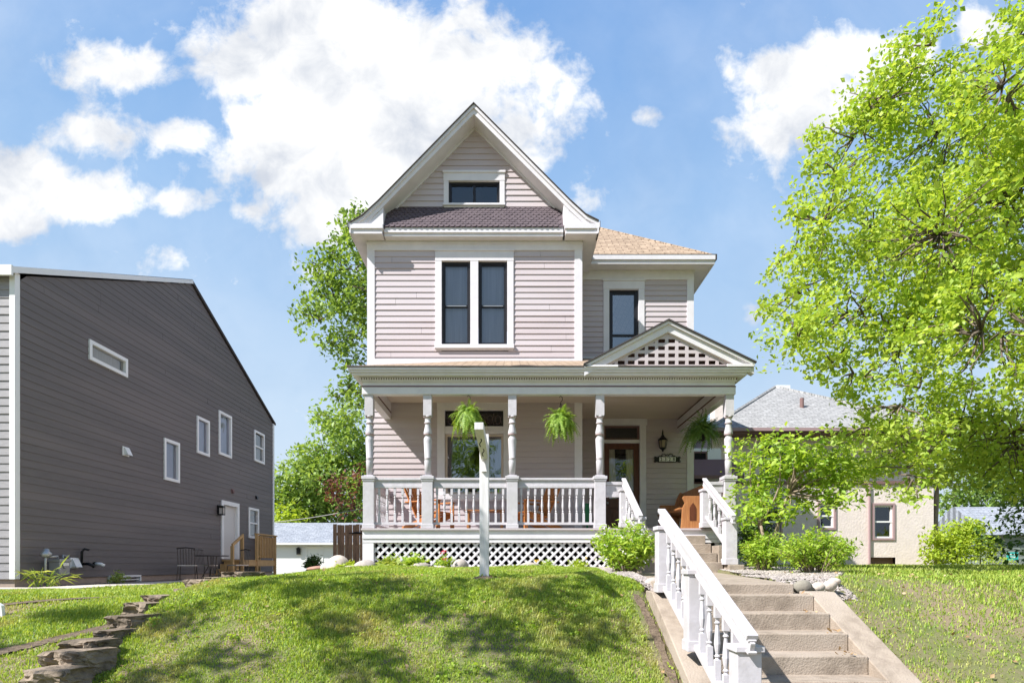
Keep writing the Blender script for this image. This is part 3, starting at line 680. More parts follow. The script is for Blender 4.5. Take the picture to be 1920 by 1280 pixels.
# floor, skirt, lattice
mb = MB(); mb.box(PX0-.02, PX1+.02, YP-.06, YF, .645, .68); mb.box(HX1, PX1+.02, YF, YW, .645, .68); mb.build('porch_floor', M['siding'], H)
mb = MB(); mb.box(PX0, PX1, YP-.02, YP+.02, .56, .643); mb.box(PX0, PX1, YP-.035, YP+.02, .485, .557); mb.box(PX0, PX1, YP-.02, YP+.02, .41, .482)
mb.box(PX0, PX0+.21, YP-.015, YP+.15, -.12, .409); mb.box(PX1-.21, PX1, YP-.015, YP+.15, -.12, .409)
mb.box(PX0-.002, PX0+.03, YP+.15, YF+.1, .41, .643); mb.box(PX1-.03, PX1+.002, YP+.15, YW, .41, .643)
mb.box(PX0+.21, 2.12, YP+.0, YP+.03, -.12, -.05)
mb.build('porch_skirt', M['trim'], H, bevel=.004)
def lattice(name, x0, x1, z0, z1, y):
    mb = MB(); w_ = .042; pitch = .163; h = z1-z0
    half = [(1,0,-x0), (-1,0,x1), (0,1,-z0), (0,-1,z1)]
    for s_, yy in ((1, y), (-1, y+.012)):
        k = -int(h/pitch)-2
        while x0+k*pitch < x1+h+pitch:
            xs_ = x0+k*pitch
            q = [(xs_, z0), (xs_+w_*1.41, z0), (xs_+w_*1.41+s_*h, z1), (xs_+s_*h, z1)]
            c_ = clip(q, half)
            if c_: mb.prism([(p[0], yy, p[1]) for p in c_], (0, .010, 0))
            k += 1
    return mb.build(name, M['trim'], H)
lattice('lattice_skirt', PX0+.215, 2.1, -.05, .409, YP+.02); lattice('lattice_skirt', 3.66, PX1-.215, -.1, .409, YP+.02)
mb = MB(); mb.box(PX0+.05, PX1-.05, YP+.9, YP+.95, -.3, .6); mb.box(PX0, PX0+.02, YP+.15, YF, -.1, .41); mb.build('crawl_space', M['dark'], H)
for xx in (-2.5, -1.25, .35, 1.75):
    pass

# posts with pedestals
def post(x, y):
    mb = MB(); mb.box(x-.078, x+.078, y-.078, y+.078, 2.80, 3.19)
    r = [(.076,2.80),(.072,2.775),(.056,2.765),(.05,2.69),(.062,2.685),(.064,2.665),(.052,2.655),(.05,2.62),(.074,2.50),(.076,2.475),(.068,2.455),(.05,2.43),(.05,2.415),(.072,2.38),(.074,2.33),(.058,2.02),(.062,2.015),(.062,1.99),(.057,1.985),(.064,1.95),(.054,1.675)]
    r = [(a*1.06, z) for a, z in reversed(r)]; mb.lathe(r, x, y, 14)
    o = mb.build('porch_post', M['white'], H)
    o.data.polygons.foreach_set('use_smooth', [len(p.vertices) == 4 and i > 6 for i, p in enumerate(o.data.polygons)])
    m2 = MB()
    for (a, b, rr) in ((2.655,2.668,.070),(2.44,2.462,.079),(1.992,2.012,.067),(2.768,2.782,.079)):
        m2 = MB(); m2.lathe([(rr-.004,a),(rr,(a+b)/2),(rr-.004,b)], x, y, 14); m2.build('painted_ring', M['pinktrim'], o, smooth=True)
    m3 = MB(); m3.box(x-.103, x+.103, y-.103, y+.103, .68, 1.585); m3.box(x-.118, x+.118, y-.118, y+.118, .682, .76)
    m3.box(x-.128, x+.128, y-.128, y+.128, 1.60, 1.66); m3.box(x-.115, x+.115, y-.115, y+.115, 1.565, 1.60); m3.box(x-.09, x+.09, y-.09, y+.09, 1.66, 1.68)
    m3.build('pedestal', M['white'], o, bevel=.006)
for x in (-2.69, -1.59, .005, 1.655, 4.09): post(x, YP+.09)
BPROF = [(.020,0),(.020,.28),(.013,.295),(.021,.315),(.013,.335),(.019,.36),(.024,.42),(.016,.62),(.012,.70),(.021,.725),(.013,.745),(.020,.76),(.020,1.0)]
def baluster_mesh(h, k=1.0, name='baluster'):
    mb = MB()
    # square ends, turned middle
    mb.box(-.021*k, .021*k, -.021*k, .021*k, 0, .27*h); mb.box(-.021*k, .021*k, -.021*k, .021*k, .80*h, h)
    mb.lathe([(.019*k,.27*h),(.012*k,.29*h),(.022*k,.315*h),(.012*k,.34*h),(.017*k,.38*h),(.024*k,.47*h),(.018*k,.62*h),(.012*k,.71*h),(.022*k,.735*h),(.012*k,.76*h),(.019*k,.80*h)], 0, 0, 8)
    me = bpy.data.meshes.new(name); me.from_pydata(mb.v, [], mb.f); me.update(); me.materials.append(M['white']); return me
BM = baluster_mesh(.645)
def inst(name, me, parent, loc, rot=None):
    o = bpy.data.objects.new(name, me); COL.objects.link(o); o.parent = parent
    # place in world through the chain of parents
    base = Vector((0,0,0))
    if parent in ORI: base = -ORI[parent]
    o.location = base + Vector(loc)
    if rot: o.rotation_euler = rot
    return o
def rail(p0, p1, n):
    """straight porch rail between two points (x,y)"""
    a = Vector((*p0, 0)); b = Vector((*p1, 0))
    up = lambda p, z: (p.x, p.y, z)
    mb = MB(); mb.beam(up(a,1.612), up(b,1.612), .085, .044)
    mb.beam(up(a,1.545), up(b,1.545), .03, .09); mb.beam(up(a,1.472), up(b,1.472), .062, .055)
    o = mb.build('railing', M['white'], H, bevel=.005)
    mb = MB(); mb.beam(up(a,.775), up(b,.775), .06, .045); mb.build('bottom_rail', M['white'], o)
    for i in range(n):
        p = a.lerp(b, (i+.5)/n); inst('baluster', BM, o, (p.x, p.y, .797))
    return o
rail((-2.58, YP+.09), (-1.70, YP+.09), 6); rail((-1.485, YP+.09), (-.10, YP+.09), 10); rail((.11, YP+.09), (1.55, YP+.09), 11)
rail((-2.71, YP+.2), (-2.71, YF-.03), 13); rail((4.10, YP+.2), (4.10, YW-.03), 20)
# short level rails at the head of the steps
mb = MB(); mb.box(1.76, 2.10, YP+.05, YP+.13, 1.50, 1.56); mb.box(1.76, 2.10, YP+.07, YP+.11, 1.33, 1.50); mb.box(1.76, 2.10, YP+.06, YP+.12, 1.27, 1.33); mb.build('railing', M['white'], H, bevel=.005)
mb = MB(); mb.box(3.62, 3.98, YP+.05, YP+.13, 1.50, 1.56); mb.box(3.62, 3.98, YP+.07, YP+.11, 1.36, 1.50)
for k in range(3): mb.box(3.72+k*.09, 3.74+k*.09, YP+.08, YP+.10, .70, 1.36)
mb.build('railing', M['white'], H, bevel=.005)
# sloping stair rails
def stair_rail(parent, X, ya, za, yb_, zb_, newels, nbal, w=1.0, bot=-.62, name='railing', hb=.5):
    sl3 = (zb_-za)/(yb_-ya); zt = lambda y: za+(y-ya)*sl3
    mb = MB()
    mb.beam((X, ya, za-.018), (X, yb_, zb_-.018), .075*w, .04); mb.beam((X, ya, za-.046), (X, yb_, zb_-.046), .056*w, .02)
    mb.beam((X, ya+.02, za-.09), (X, yb_-.0, zb_-.09), .034*w, .07); mb.beam((X, ya+.02, za-.132), (X, yb_, zb_-.132), .06*w, .022)
    o = mb.build('handrail', M['white'], parent, bevel=.006)
    mb = MB(); y0 = newels[0][0]; y1 = newels[-1][0]
    mb.beam((X, y0, zt(y0)+bot), (X, y1, zt(y1)+bot), .07*w, .05); mb.build('bottom_rail', M['white'], parent, bevel=.004)
    for (y, z0, z1, hw) in newels:
        mb = MB(); mb.box(X-hw, X+hw, y-hw, y+hw, z0, z1-.045); mb.box(X-hw-.018, X+hw+.018, y-hw-.018, y+hw+.018, z1-.045, z1)
        mb.box(X-hw-.012, X+hw+.012, y-hw-.012, y+hw+.012, z0+.0, z0+.10)
        mb.build('newel_post', M['white'], parent, bevel=.006)
    for (a, b) in zip(newels[:-1], newels[1:]):
        for i in range(nbal):
            y = a[0] + (b[0]-a[0])*(i+1)/(nbal+1); h = -.14-bot-.0
            me = baluster_mesh(h, 1.15); inst('baluster', me, parent, (X, y, zt(y)+bot+.01))
for X in (2.09, 3.60):
    SR = thing('stair_railing', 'short white railing on the %s side of the porch steps' % ('left' if X < 3 else 'right'), 'railing', (X, 10.8, -.1), group='white railings on the steps')
    stair_rail(SR, X, 11.48, 1.62, 9.95, .80, [(11.40,.685,1.40,.085),(10.15,-.0,.78,.095)], 4, bot=-.66)
# porch steps
for i in range(4):
    mb = MB(); y0 = 10.22+i*.31; mb.box(2.17, 3.52, y0, YP+.3, -.45, -.125+.165*(i+1)-.002*i); mb.build('porch_step', M['conc'], H, bevel=.01)
for X in (2.04, 3.66):
    mb = MB(); mb.box(X-.125, X+.125, 9.98, 11.44, -.35, .0); mb.box(X-.124, X+.124, 10.5, 11.439, 0.0, .33); mb.build('step_pier', M['conc'], H, bevel=.01)
# ---------------------------------------------------------------- garden steps, path, railing
PATH = MB(); PATH.hexa([(1.72,6.94,-.55),(3.19,6.94,-.55),(3.42,10.3,-.55),(1.72,10.3,-.55),(1.72,6.94,-.217),(3.19,6.94,-.217),(3.42,10.3,-.128),(1.72,10.3,-.128)])
tag(PATH.build('path', M['conc'], bevel=.012), None, None, kind='structure')
ST = thing('garden_steps', 'tan concrete garden steps with sloping kerbs climbing the front bank', 'steps', (2.5, 5.8, -1.1))
for i in range(11):
    y0 = 6.60-.337*i; z = -.327-.168*i
    mb = MB(); mb.box(1.80, 3.25, y0, y0+.6, z-.5, z-.0005*i); mb.build('step', M['conc'], ST, bevel=.012)
def curb(x0, x1, zo, y_top, y_lvl, nm='kerb'):
    mb = MB()
    pts = [(y_top, zo), (y_lvl, zo), (y_lvl-3.0, zo-1.5)]
    for a, b in zip(pts[:-1], pts[1:]):
        mb.hexa([(x0,b[0],b[1]-.6),(x1,b[0],b[1]-.6),(x1,a[0],a[1]-.6),(x0,a[0],a[1]-.6),(x0,b[0],b[1]),(x1,b[0],b[1]),(x1,a[0],a[1]),(x0,a[0],a[1])])
    return mb.build(nm, M['conc'], ST, bevel=.01)
curb(3.252, 3.54, -.298, 6.95, 6.72); curb(1.58, 1.798, -.305, 7.25, 6.95)
GR = thing('stair_railing', 'long white turned baluster railing running down the garden steps', 'railing', (1.71, 6.9, -.3), group='white railings on the steps')
stair_rail(GR, 1.71, 7.02, .64, 4.36, -.50, [(6.88,-.31,.43,.088),(5.72,-.80,-.045,.088),(4.50,-1.36,-.585,.088)], 5, w=1.15, bot=-.80)

ribbon('path_edging', [(1.50,4.3),(1.49,5.5),(1.50,6.6),(1.46,7.25)], .09, M['mulch'], .03)
ribbon('path_edging', [(3.64,4.3),(3.63,5.5),(3.62,6.6)], .12, M['mulch'], .03)
# ---------------------------------------------------------------- sign post
SP = thing('sign_post', 'weathered white square post with an arm pointing at the street, standing in the lawn', 'post', (-.36, 8.0, GZ(-.36, 8)))
mb = MB(); mb.box(-.42, -.30, 7.94, 8.06, GZ(-.36,8)-.2, 1.69); mb.build('post', M['post'], SP, bevel=.006)
mb = MB(); mb.hexa([(-.385,6.30,1.385),(-.292,6.30,1.385),(-.312,7.938,1.39),(-.405,7.938,1.39),(-.385,6.30,1.46),(-.292,6.30,1.46),(-.312,7.938,1.56),(-.405,7.938,1.56)]); mb.build('arm', M['post'], SP, bevel=.005)
mb = MB(); mb.prism([(-.395,7.936,1.20),(-.325,7.936,1.20),(-.36,7.936,1.36)], (0,-.03,0)); mb.prism([(-.40,7.936,1.36),(-.32,7.936,1.36),(-.32,7.60,1.382),(-.40,7.60,1.382)], (0,0,.003)); mb.build('brace', M['post'], SP)
for yy in (6.75, 7.35):
    mb = MB(); mb.tube([(-.345+.012*math.sin(k*.9), yy+.02*math.cos(k*.9), 1.385-k*.012) for k in range(8)], .006, 5); mb.build('hook', M['black'], SP)
mb = MB(); mb.blob((-.36, 8.0, GZ(-.36,8)-.02), (.24,.22,.075), 3, 3, .25); tag(mb.build('soil_mound', M['mulch']), 'bare soil mound round the foot of the white sign post', 'soil')

# ---------------------------------------------------------------- hanging things and wall fittings
def fern(name, label, c, ztop, rad, drop, mk, seed, n=80, lean=1.0):
    rr = random.Random(seed); T = thing(name, label, 'plant', (c[0], c[1], c[2]), 'hanging fern baskets')
    mb = MB(); mb.lathe([(.05,c[2]-.10),(.10,c[2]-.02),(.115,c[2]+.06),(.10,c[2]+.07)], c[0], c[1], 12); mb.build('basket', M['dark'], T)
    mb = MB()
    for k in range(3):
        a = k*2.1+.4; mb.tube([(c[0]+.10*math.cos(a), c[1]+.10*math.sin(a), c[2]+.07), (c[0], c[1], ztop-.12)], .004, 4)
    mb.tube([(c[0], c[1], ztop-.12), (c[0]+.035, c[1], ztop-.08), (c[0]+.03, c[1], ztop-.03), (c[0], c[1], ztop-.005), (c[0]-.025, c[1], ztop-.03)], .007, 5)
    mb.build('hook', M['black'], T)
    V = []; L = []; S = []
    for k in range(n):
        a = rr.uniform(0, 6.283); el = rr.uniform(.05, 1.45)**1.1; ln = rad*rr.uniform(.9, 1.35)
        vx, vz = (.25+.75*math.cos(el))*ln, math.sin(el)*ln*.85; d = rr.uniform(.35, 1.15)*drop; wob = rr.uniform(-.5,.5)
        prev = None; N = 22
        for i in range(N):
            t = (i+1)/N; r_ = vx*t*(1.25-.35*t); z = vz*t*1.6 - d*t*t*(1.0+.55*math.sin(el)); 
            a2_ = a+wob*t*t; p = Vector((c[0]+math.cos(a2_)*r_, c[1]+math.sin(a2_)*r_, c[2]+.08+z+.006*math.sin(i*1.7+k)))
            if prev is not None:
                dd = (p-prev); 
                side = Vector((-math.sin(a), math.cos(a), 0)); w_ = .062*math.sin(math.pi*min(1, t*.9+.1))**.6*rr.uniform(.7,1.15)
                for s_ in (1, -1):
                    tip = prev + side*w_*s_ + Vector((0, 0, -.016)) + dd*.5
                    b = len(V); V += [tuple(prev), tuple(prev+dd*.75), tuple(tip)]; L += [b, b+1, b+2]; S.append(3)
            prev = p
    fast_mesh('fronds', np.array(V), L, S, mk, T)
    return T
fern('hanging_fern', 'bright hanging fern in front of the big porch window', (-.82, 11.55, 2.72), 3.19, .33, .50, M['fern'], 3, 210)
fern('hanging_fern', 'round bright hanging fern between the middle and right porch posts', (.92, 11.60, 2.64), 3.19, .33, .46, M['fern'], 5, 230)
fern('hanging_fern', 'darker shaded hanging fern near the right end of the porch', (3.86, 12.5, 2.62), 3.19, .42, .46, M['fernshade'], 8, 240)

LN = thing('wall_lantern', 'black iron carriage lantern on the wall beside the front door', 'lantern', (3.64, 14.98, 2.73))
mb = MB(); mb.box(3.60, 3.68, 14.955, 14.985, 2.86, 3.04); mb.tube([(3.64,14.96,2.98),(3.64,14.90,3.10),(3.64,14.83,3.22),(3.64,14.80,3.25),(3.64,14.78,3.22),(3.64,14.78,3.12)], .010, 6)
mb.lathe([(.01,3.14),(.03,3.12),(.05,3.08),(.115,3.02),(.12,3.00),(.10,2.99)], 3.64, 14.80, 6); mb.lathe([(.075,2.82),(.07,2.79),(.03,2.76),(.02,2.735),(.005,2.72)][::-1], 3.64, 14.80, 6)
for k in range(6):
    a = k*math.pi/3; mb.tube([(3.64+.105*math.cos(a), 14.80+.105*math.sin(a), 3.0), (3.64+.074*math.cos(a), 14.80+.074*math.sin(a), 2.80)], .007, 4)
mb.build('bracket', M['black'], LN)
mb = MB(); mb.lathe([(.068,2.81),(.098,2.995)], 3.64, 14.80, 6); mb.build('lamp_glass', M['lampglass'], LN)
NP = thing('house_number_plate', 'black framed plate of cream tiles reading 2328 under the lantern', 'number plate', (3.78, 14.98, 2.48))
mb = MB(); mb.box(3.56, 4.01, 14.945, 14.985, 2.495, 2.635); mb.box(3.48, 3.56, 14.95, 14.98, 2.51, 2.62); mb.box(4.01, 4.09, 14.95, 14.98, 2.51, 2.62)
for s_ in (-1, 1):
    cx = 3.785
    mb.tube([(cx+s_*.02,14.95,2.66),(cx+s_*.07,14.95,2.70),(cx+s_*.12,14.95,2.69),(cx+s_*.14,14.95,2.66),(cx+s_*.11,14.95,2.65),(cx+s_*.17,14.95,2.65),(cx+s_*.20,14.95,2.64)], .009, 5)
    mb.tube([(cx+s_*.30,14.95,2.58),(cx+s_*.325,14.95,2.60),(cx+s_*.31,14.95,2.63),(cx+s_*.27,14.95,2.625)], .008, 5); mb.tube([(cx+s_*.30,14.95,2.54),(cx+s_*.325,14.95,2.52),(cx+s_*.31,14.95,2.49),(cx+s_*.27,14.95,2.50)], .008, 5)
mb.tube([(3.74,14.95,2.655),(3.785,14.95,2.685),(3.83,14.95,2.655)], .010, 5)
mb.build('frame', M['black'], NP)
for k, ch in enumerate('2328'):
    x = 3.588+k*.101
    mb = MB(); mb.box(x, x+.094, 14.93, 14.944, 2.513, 2.617); tl = mb.build('number_tile', M['plate'], NP)
    cu = bpy.data.curves.new('digit', 'FONT'); cu.body = ch; cu.size = .118; cu.offset = .002; cu.align_x = 'CENTER'; cu.extrude = .001
    to = bpy.data.objects.new('tmp', cu); me = bpy.data.meshes.new_from_object(to); bpy.data.objects.remove(to)
    o = bpy.data.objects.new('digit', me); COL.objects.link(o); me.materials.clear(); me.materials.append(M['black']); o.parent = tl
    o.location = (x+.047, 14.928, 2.525); o.rotation_euler = (R(90), 0, 0)

# ---------------------------------------------------------------- porch furniture
def local_thing(name, label, cat, group=None): return thing(name, label, cat, (0,0,0), group, world=False)
CH = local_thing('garden_chair', 'orange cedar chair at the left end of the porch, facing right', 'chair', 'cedar chairs on the porch')
def part(bxs, name, m=M['orange'], par=CH, bevel=.004):
    mb = MB()
    for b in bxs: b(mb)
    return mb.build(name, m, par, bevel=bevel)
# local frame: chair faces +x, seat at .35
part([lambda m, k=k: m.beam((.30,-.26+k*.105,.38),(-.22,-.26+k*.105,.27), .095, .02) for k in range(6)], 'seat')
part([lambda m, k=k: m.beam((-.20,-.25+k*.10,.26),(-.50,-.28+k*.112,1.02-abs(k-2.5)*.035), .085, .02, up=(1,0,.4)) for k in range(6)] + [lambda m: m.beam((-.36,-.30,.62),(-.36,.30,.62), .05, .03)], 'backrest')
for s_ in (-1, 1):
    part([lambda m: m.beam((.34,s_*.31,.60),(-.42,s_*.31,.58), .12, .024)], 'armrest')
    part([lambda m: m.box(.26,.34,s_*.30-.02,s_*.30+.02,0,.585)], 'leg'); part([lambda m: m.beam((.30,s_*.275,.34),(-.52,s_*.275,.03), .03, .11)], 'leg')
part([lambda m: m.blob((.0,0,.37),(.24,.25,.05),1,3,.04)], 'cushion', M['cush'], bevel=0)
CH2 = copy_tree(CH)
CH.location = (-1.62, 12.45, FLR+.002); CH.rotation_euler = (0,0,R(-22)); CH.scale = (1,1,.98)
CH2['label'] = 'orange cedar chair behind the middle porch post, facing left'; CH2.location = (.42, 12.55, FLR+.002); CH2.rotation_euler = (0,0,R(205))
TB = local_thing('porch_table', 'small brown slatted table between the two cedar chairs', 'table')
for (nm, f) in (('table_top', [lambda m, k=k: m.box(-.40,.40,-.25+k*.1,-.16+k*.1,.40,.425) for k in range(5)]),): part(f, nm, M['oak'], TB)
for sx in (-1, 1):
    for sy in (-1, 1): part([lambda m: m.box(sx*.34-.025,sx*.34+.025,sy*.2-.025,sy*.2+.025,0,.399)], 'leg', M['oak'], TB)
TB.location = (-.55, 12.6, FLR+.002)
PW_ = thing('church_pew', 'varnished wooden pew with an arched end panel at the right of the porch', 'bench', (3.6, 13, FLR))
def pew_end(y):
    mb = MB(); P_ = [(3.30,.0),(3.72,.0),(3.80,.35),(3.86,.93),(3.80,.95),(3.72,.80),(3.68,.66),(3.36,.66),(3.33,.62),(3.38,.52),(3.33,.42)]
    mb.prism([(x, y, FLR+.002+z) for x, z in P_], (0,.045,0)); return mb
for y in (11.98, 13.85):
    o = pew_end(y).build('end_panel', M['oak'], PW_, bevel=.005)
    mb = MB(); mb.prism([(3.47,y-.006,FLR+.18),(3.60,y-.006,FLR+.18),(3.60,y-.006,FLR+.42),(3.575,y-.006,FLR+.48),(3.535,y-.006,FLR+.53),(3.495,y-.006,FLR+.48),(3.47,y-.006,FLR+.42)], (0,.012,0)); mb.build('arched_panel', M['door'], o)
mb = MB(); mb.box(3.28, 3.74, 12.03, 13.845, FLR+.41, FLR+.44); mb.build('seat', M['oak'], PW_)
mb = MB(); mb.hexa([(3.74,12.03,FLR+.35),(3.77,12.03,FLR+.35),(3.77,13.845,FLR+.35),(3.74,13.845,FLR+.35),(3.82,12.03,FLR+.92),(3.85,12.03,FLR+.92),(3.85,13.845,FLR+.92),(3.82,13.845,FLR+.92)]); mb.build('backrest', M['oak'], PW_)
mb = MB(); mb.box(1.56, 1.72, 13.3, 13.46, .9, 1.30); mb.box(1.55, 1.73, 13.29, 13.47, 1.30, 1.33); mb.box(1.62,1.66,13.36,13.40,FLR,.9); mb.box(1.56,1.72,13.30,13.46,FLR+.001,FLR+.03)
tag(mb.build('planter_stand', M['green'], bevel=.01), 'small green box on a stand behind the porch balusters by the front door', 'planter')
mb = MB(); mb.box(2.2, 3.1, 14.2, 14.7, FLR, FLR+.015); tag(mb.build('door_mat', M['browntrim']), 'brown mat in front of the entry door', 'mat')

# ---------------------------------------------------------------- charcoal house on the left
DX = -10.0
def dpt(px, py): d = -DX*F/(960-px); return d, (HZ-py)/F*d
y0_, y1_, yr_ = 12.34, 25.7, 19.1; zev, zrg, zbs = 5.86, 8.72, -.29
DK = thing('modern_house', 'tall charcoal sided house with small white framed windows on the left', 'house', (-14, 19, -.45))
PD_ = lambda u, w, z: (DX+w, u, z)
def dtop(z):
    if z <= zev: return (y0_+.12, y1_)
    k = (z-zev)/(zrg-zev); return (y0_+.12+(yr_-y0_-.12)*k, y1_-(y1_-yr_)*k)
wins = {}
def pr(a, b): return dpt(*a), dpt(*b)
WL = [('A',14.53,15.85,4.90,5.26),('B',17.65,18.34,2.50,3.58),('C',19.48,20.16,3.60,4.66),('D',20.93,21.76,3.82,5.20),('E',23.80,24.65,4.08,5.17),('F',23.3,24.1,1.07,2.12)]
hl = [(a-.0, b+.0, c-.0, d+.0) for _, a, b, c, d in WL] + [(21.2, 22.25, .2, 2.1)]
mb = MB(); siding(mb, PD_, dtop, zbs, zrg, .165, hl, .012, joints=2); mb.build('side_wall', M['greysiding'], DK)
mb = MB(); siding(mb, lambda u, w, z: (u, y0_-w, z), lambda z: (-22, DX-.10), zbs, zev, .165, (), .018); mb.build('front_wall', M['lightgrey'], DK)
mb = MB(); mb.box(-22, -21.9, y0_, y1_, zbs, zev); mb.box(-22, DX-.02, y1_-.1, y1_-.02, zbs, zev); mb.box(-13, -12.95, y0_+.1, y1_-.2, zbs, zrg-1.2); mb.build('back_wall', M['greysiding'], DK)
mb = MB(); mb.box(DX-.09, DX+.02, y0_-.03, y0_+.10, zbs, zev+.02); mb.build('corner_board', M['wframe'], DK); mb = MB(); mb.box(DX-.02, DX+.035, y1_-.11, y1_+.02, zbs, zev+.02); mb.build('corner_board', M['wframe'], DK)
mb = MB(); mb.box(-22, DX-.03, y0_+.03, y1_-.03, -.9, zbs); mb.build('foundation', M['found'], DK)
mb = MB()
for (a, za, b, zb) in ((y0_-.12, zev-.02, yr_, zrg+.05), (yr_, zrg+.05, y1_+.08, zev+.0)):
    mb.hexa([(-22,a,za),(DX+.05,a,za),(DX+.05,b,zb),(-22,b,zb),(-22,a,za+.10),(DX+.05,a,za+.10),(DX+.05,b,zb+.10),(-22,b,zb+.10)])
mb.build('roof', M['edge'], DK)
mb = MB(); a, za, b, zb = y0_-.14, zev-.06, yr_, zrg+.02
mb.hexa([(DX+.05,a,za),(DX+.08,a,za),(DX+.08,b,zb),(DX+.05,b,zb),(DX+.05,a,za+.13),(DX+.08,a,za+.13),(DX+.08,b,zb+.11),(DX+.05,b,zb+.11)]); mb.box(-22, DX+.08, y0_-.19, y0_-.14, zev-.12, zev+.08); mb.build('rake_board', M['wframe'], DK)
mb = MB(); a, za, b, zb = yr_, zrg+.02, y1_+.1, zev-.02
mb.hexa([(DX+.05,a,za),(DX+.07,a,za),(DX+.07,b,zb),(DX+.05,b,zb),(DX+.05,a,za+.10),(DX+.07,a,za+.10),(DX+.07,b,zb+.09),(DX+.05,b,zb+.09)]); mb.build('rake_board', M['edge'], DK)
for (nm, a, b, c, d) in WL:
    mb = MB(); frame4(mb, PD_, a-.06, b+.06, c-.06, d+.06, .09, -.10, .045)
    if nm in 'EF': bx(mb, PD_, a+.02, b-.02, -.08, .02, (c+d)/2-.03, (c+d)/2+.03)
    wd = mb.build('window', M['wframe'], DK, bevel=.004)
    g = MB(); g.face([PD_(a,-.03,c), PD_(b,-.03,c), PD_(b,-.03,d), PD_(a,-.03,d)]); g.build('pane', M['panelow' if nm in 'A' else 'pane'], wd)
    g = MB(); g.face([PD_(a,-.12,c), PD_(b,-.12,c), PD_(b,-.12,d), PD_(a,-.12,d)]); g.build('blind', M['curtain' if nm in 'AEF' else 'blind'], wd)
mb = MB(); bx(mb, PD_, 21.05, 21.20, -.12, .05, .2, 2.22); bx(mb, PD_, 22.25, 22.40, -.12, .05, .2, 2.22); bx(mb, PD_, 21.20, 22.25, -.12, .05, 2.08, 2.22); dd_ = mb.build('side_door', M['wframe'], DK)
mb = MB(); bx(mb, PD_, 21.20, 22.25, -.11, -.06, .2, 2.08); mb.build('door_leaf', mat('pale_grey_door', (.62,.61,.58), rough=.5), dd_)
# lamp beside the door, wall caps, vent hoods
mb = MB(); bx(mb, PD_, 20.78, 20.90, .0, .05, 1.70, 2.02); bx(mb, PD_, 20.76, 20.92, .05, .22, 1.94, 2.0); bx(mb, PD_, 20.76, 20.92, .05, .22, 1.68, 1.72)
for u in (20.77, 20.91):
    for w_ in (.06, .21): bx(mb, PD_, u-.008, u+.008, w_-.008, w_+.008, 1.72, 1.94)
o = mb.build('wall_lamp', M['black'], DK); mb = MB(); bx(mb, PD_, 20.79, 20.89, .08, .19, 1.72, 1.93); mb.build('lamp_glass', M['cush'], o)
def hood(u, z, s, m, nm='vent_hood'):
    mb = MB(); bx(mb, PD_, u-s*.5, u+s*.5, .0, .03, z-s*.45, z+s*.45)
    mb.hexa([PD_(u-s*.38,.03,z-s*.35), PD_(u+s*.38,.03,z-s*.35), PD_(u+s*.38,.03,z+s*.35), PD_(u-s*.38,.03,z+s*.35), PD_(u-s*.38,.17*s/.3,z-s*.38), PD_(u+s*.38,.17*s/.3,z-s*.38), PD_(u+s*.38,.06,z+s*.35), PD_(u-s*.38,.06,z+s*.35)])
    return mb.build(nm, m, DK, bevel=.004)
hood(15.85, 2.92, .26, M['wframe']); hood(13.98, .04, .26, M['wframe']); hood(21.9, 2.62, .16, M['browntrim']); hood(23.95, 2.62, .15, M['black'])
mb = MB(); mb.tube([PD_(14.3,.0,.02), PD_(14.3,.12,.02), PD_(14.34,.20,-.02), PD_(14.36,.22,-.06)], .035, 8, ); mb.tube([PD_(14.12,.0,.0), PD_(14.12,.09,.0), PD_(14.12,.10,.30), PD_(14.16,.13,.36), PD_(14.22,.20,.34)], .028, 8); mb.build('vent_pipe', M['black'], DK, smooth=True)
mb = MB(); mb.tube([PD_(14.66,.0,.02), PD_(14.66,.06,.02)], .05, 10); mb.build('pipe_collar', M['black'], DK, smooth=True)
mb = MB(); mb.tube([PD_(14.66,.05,.02), PD_(14.68,.16,.01), PD_(14.72,.22,-.03)], .042, 10); mb.build('vent_pipe', M['wframe'], DK, smooth=True)
mb = MB(); frame4(mb, PD_, 15.2, 16.4, -.52, -.27, .05, -.02, .09); bx(mb, PD_, 15.25, 16.35, -.02, .05, -.40, -.375); bw = mb.build('basement_window', M['wframe'], DK)
mb = MB(); mb.face([PD_(15.25,.0,-.5), PD_(16.35,.0,-.5), PD_(16.35,.0,-.3), PD_(15.25,.0,-.3)]); mb.build('pane', M['pane'], bw)
# gas meter
GM = thing('gas_meter', 'grey gas meter with regulator and pipes against the charcoal wall', 'gas meter', (-9.8, 12.85, -.45))
mb = MB(); mb.box(-9.86, -9.62, 13.05, 13.35, -.22, .06); mb.box(-9.88, -9.60, 13.03, 13.37, .06, .12); mb.tube([(-9.615,13.2,-.02),(-9.595,13.2,-.02)], .07, 12); mb.build('meter_body', M['metal'], GM, bevel=.02)
mb = MB(); mb.box(-9.602, -9.59, 13.12, 13.28, -.02, .04); mb.build('meter_label', M['plate'], GM)
mb = MB(); mb.tube([(-9.72,12.78,-.5),(-9.72,12.78,.10),(-9.72,12.80,.20)], .025, 8); mb.tube([(-9.72,12.78,.16),(-9.72,13.12,.18),(-9.72,13.12,.10)], .022, 8); mb.tube([(-9.72,13.28,.12),(-9.72,13.28,.2),(-9.9,13.7,.19),(-10,13.72,.19)], .022, 8); mb.build('pipe', M['metal'], GM, smooth=True)
mb = MB(); mb.lathe([(.03,.14),(.09,.17),(.10,.21),(.10,.24),(.06,.28),(.05,.33),(.02,.34)], -9.72, 12.80, 12); mb.build('regulator', M['metal'], GM, smooth=True)
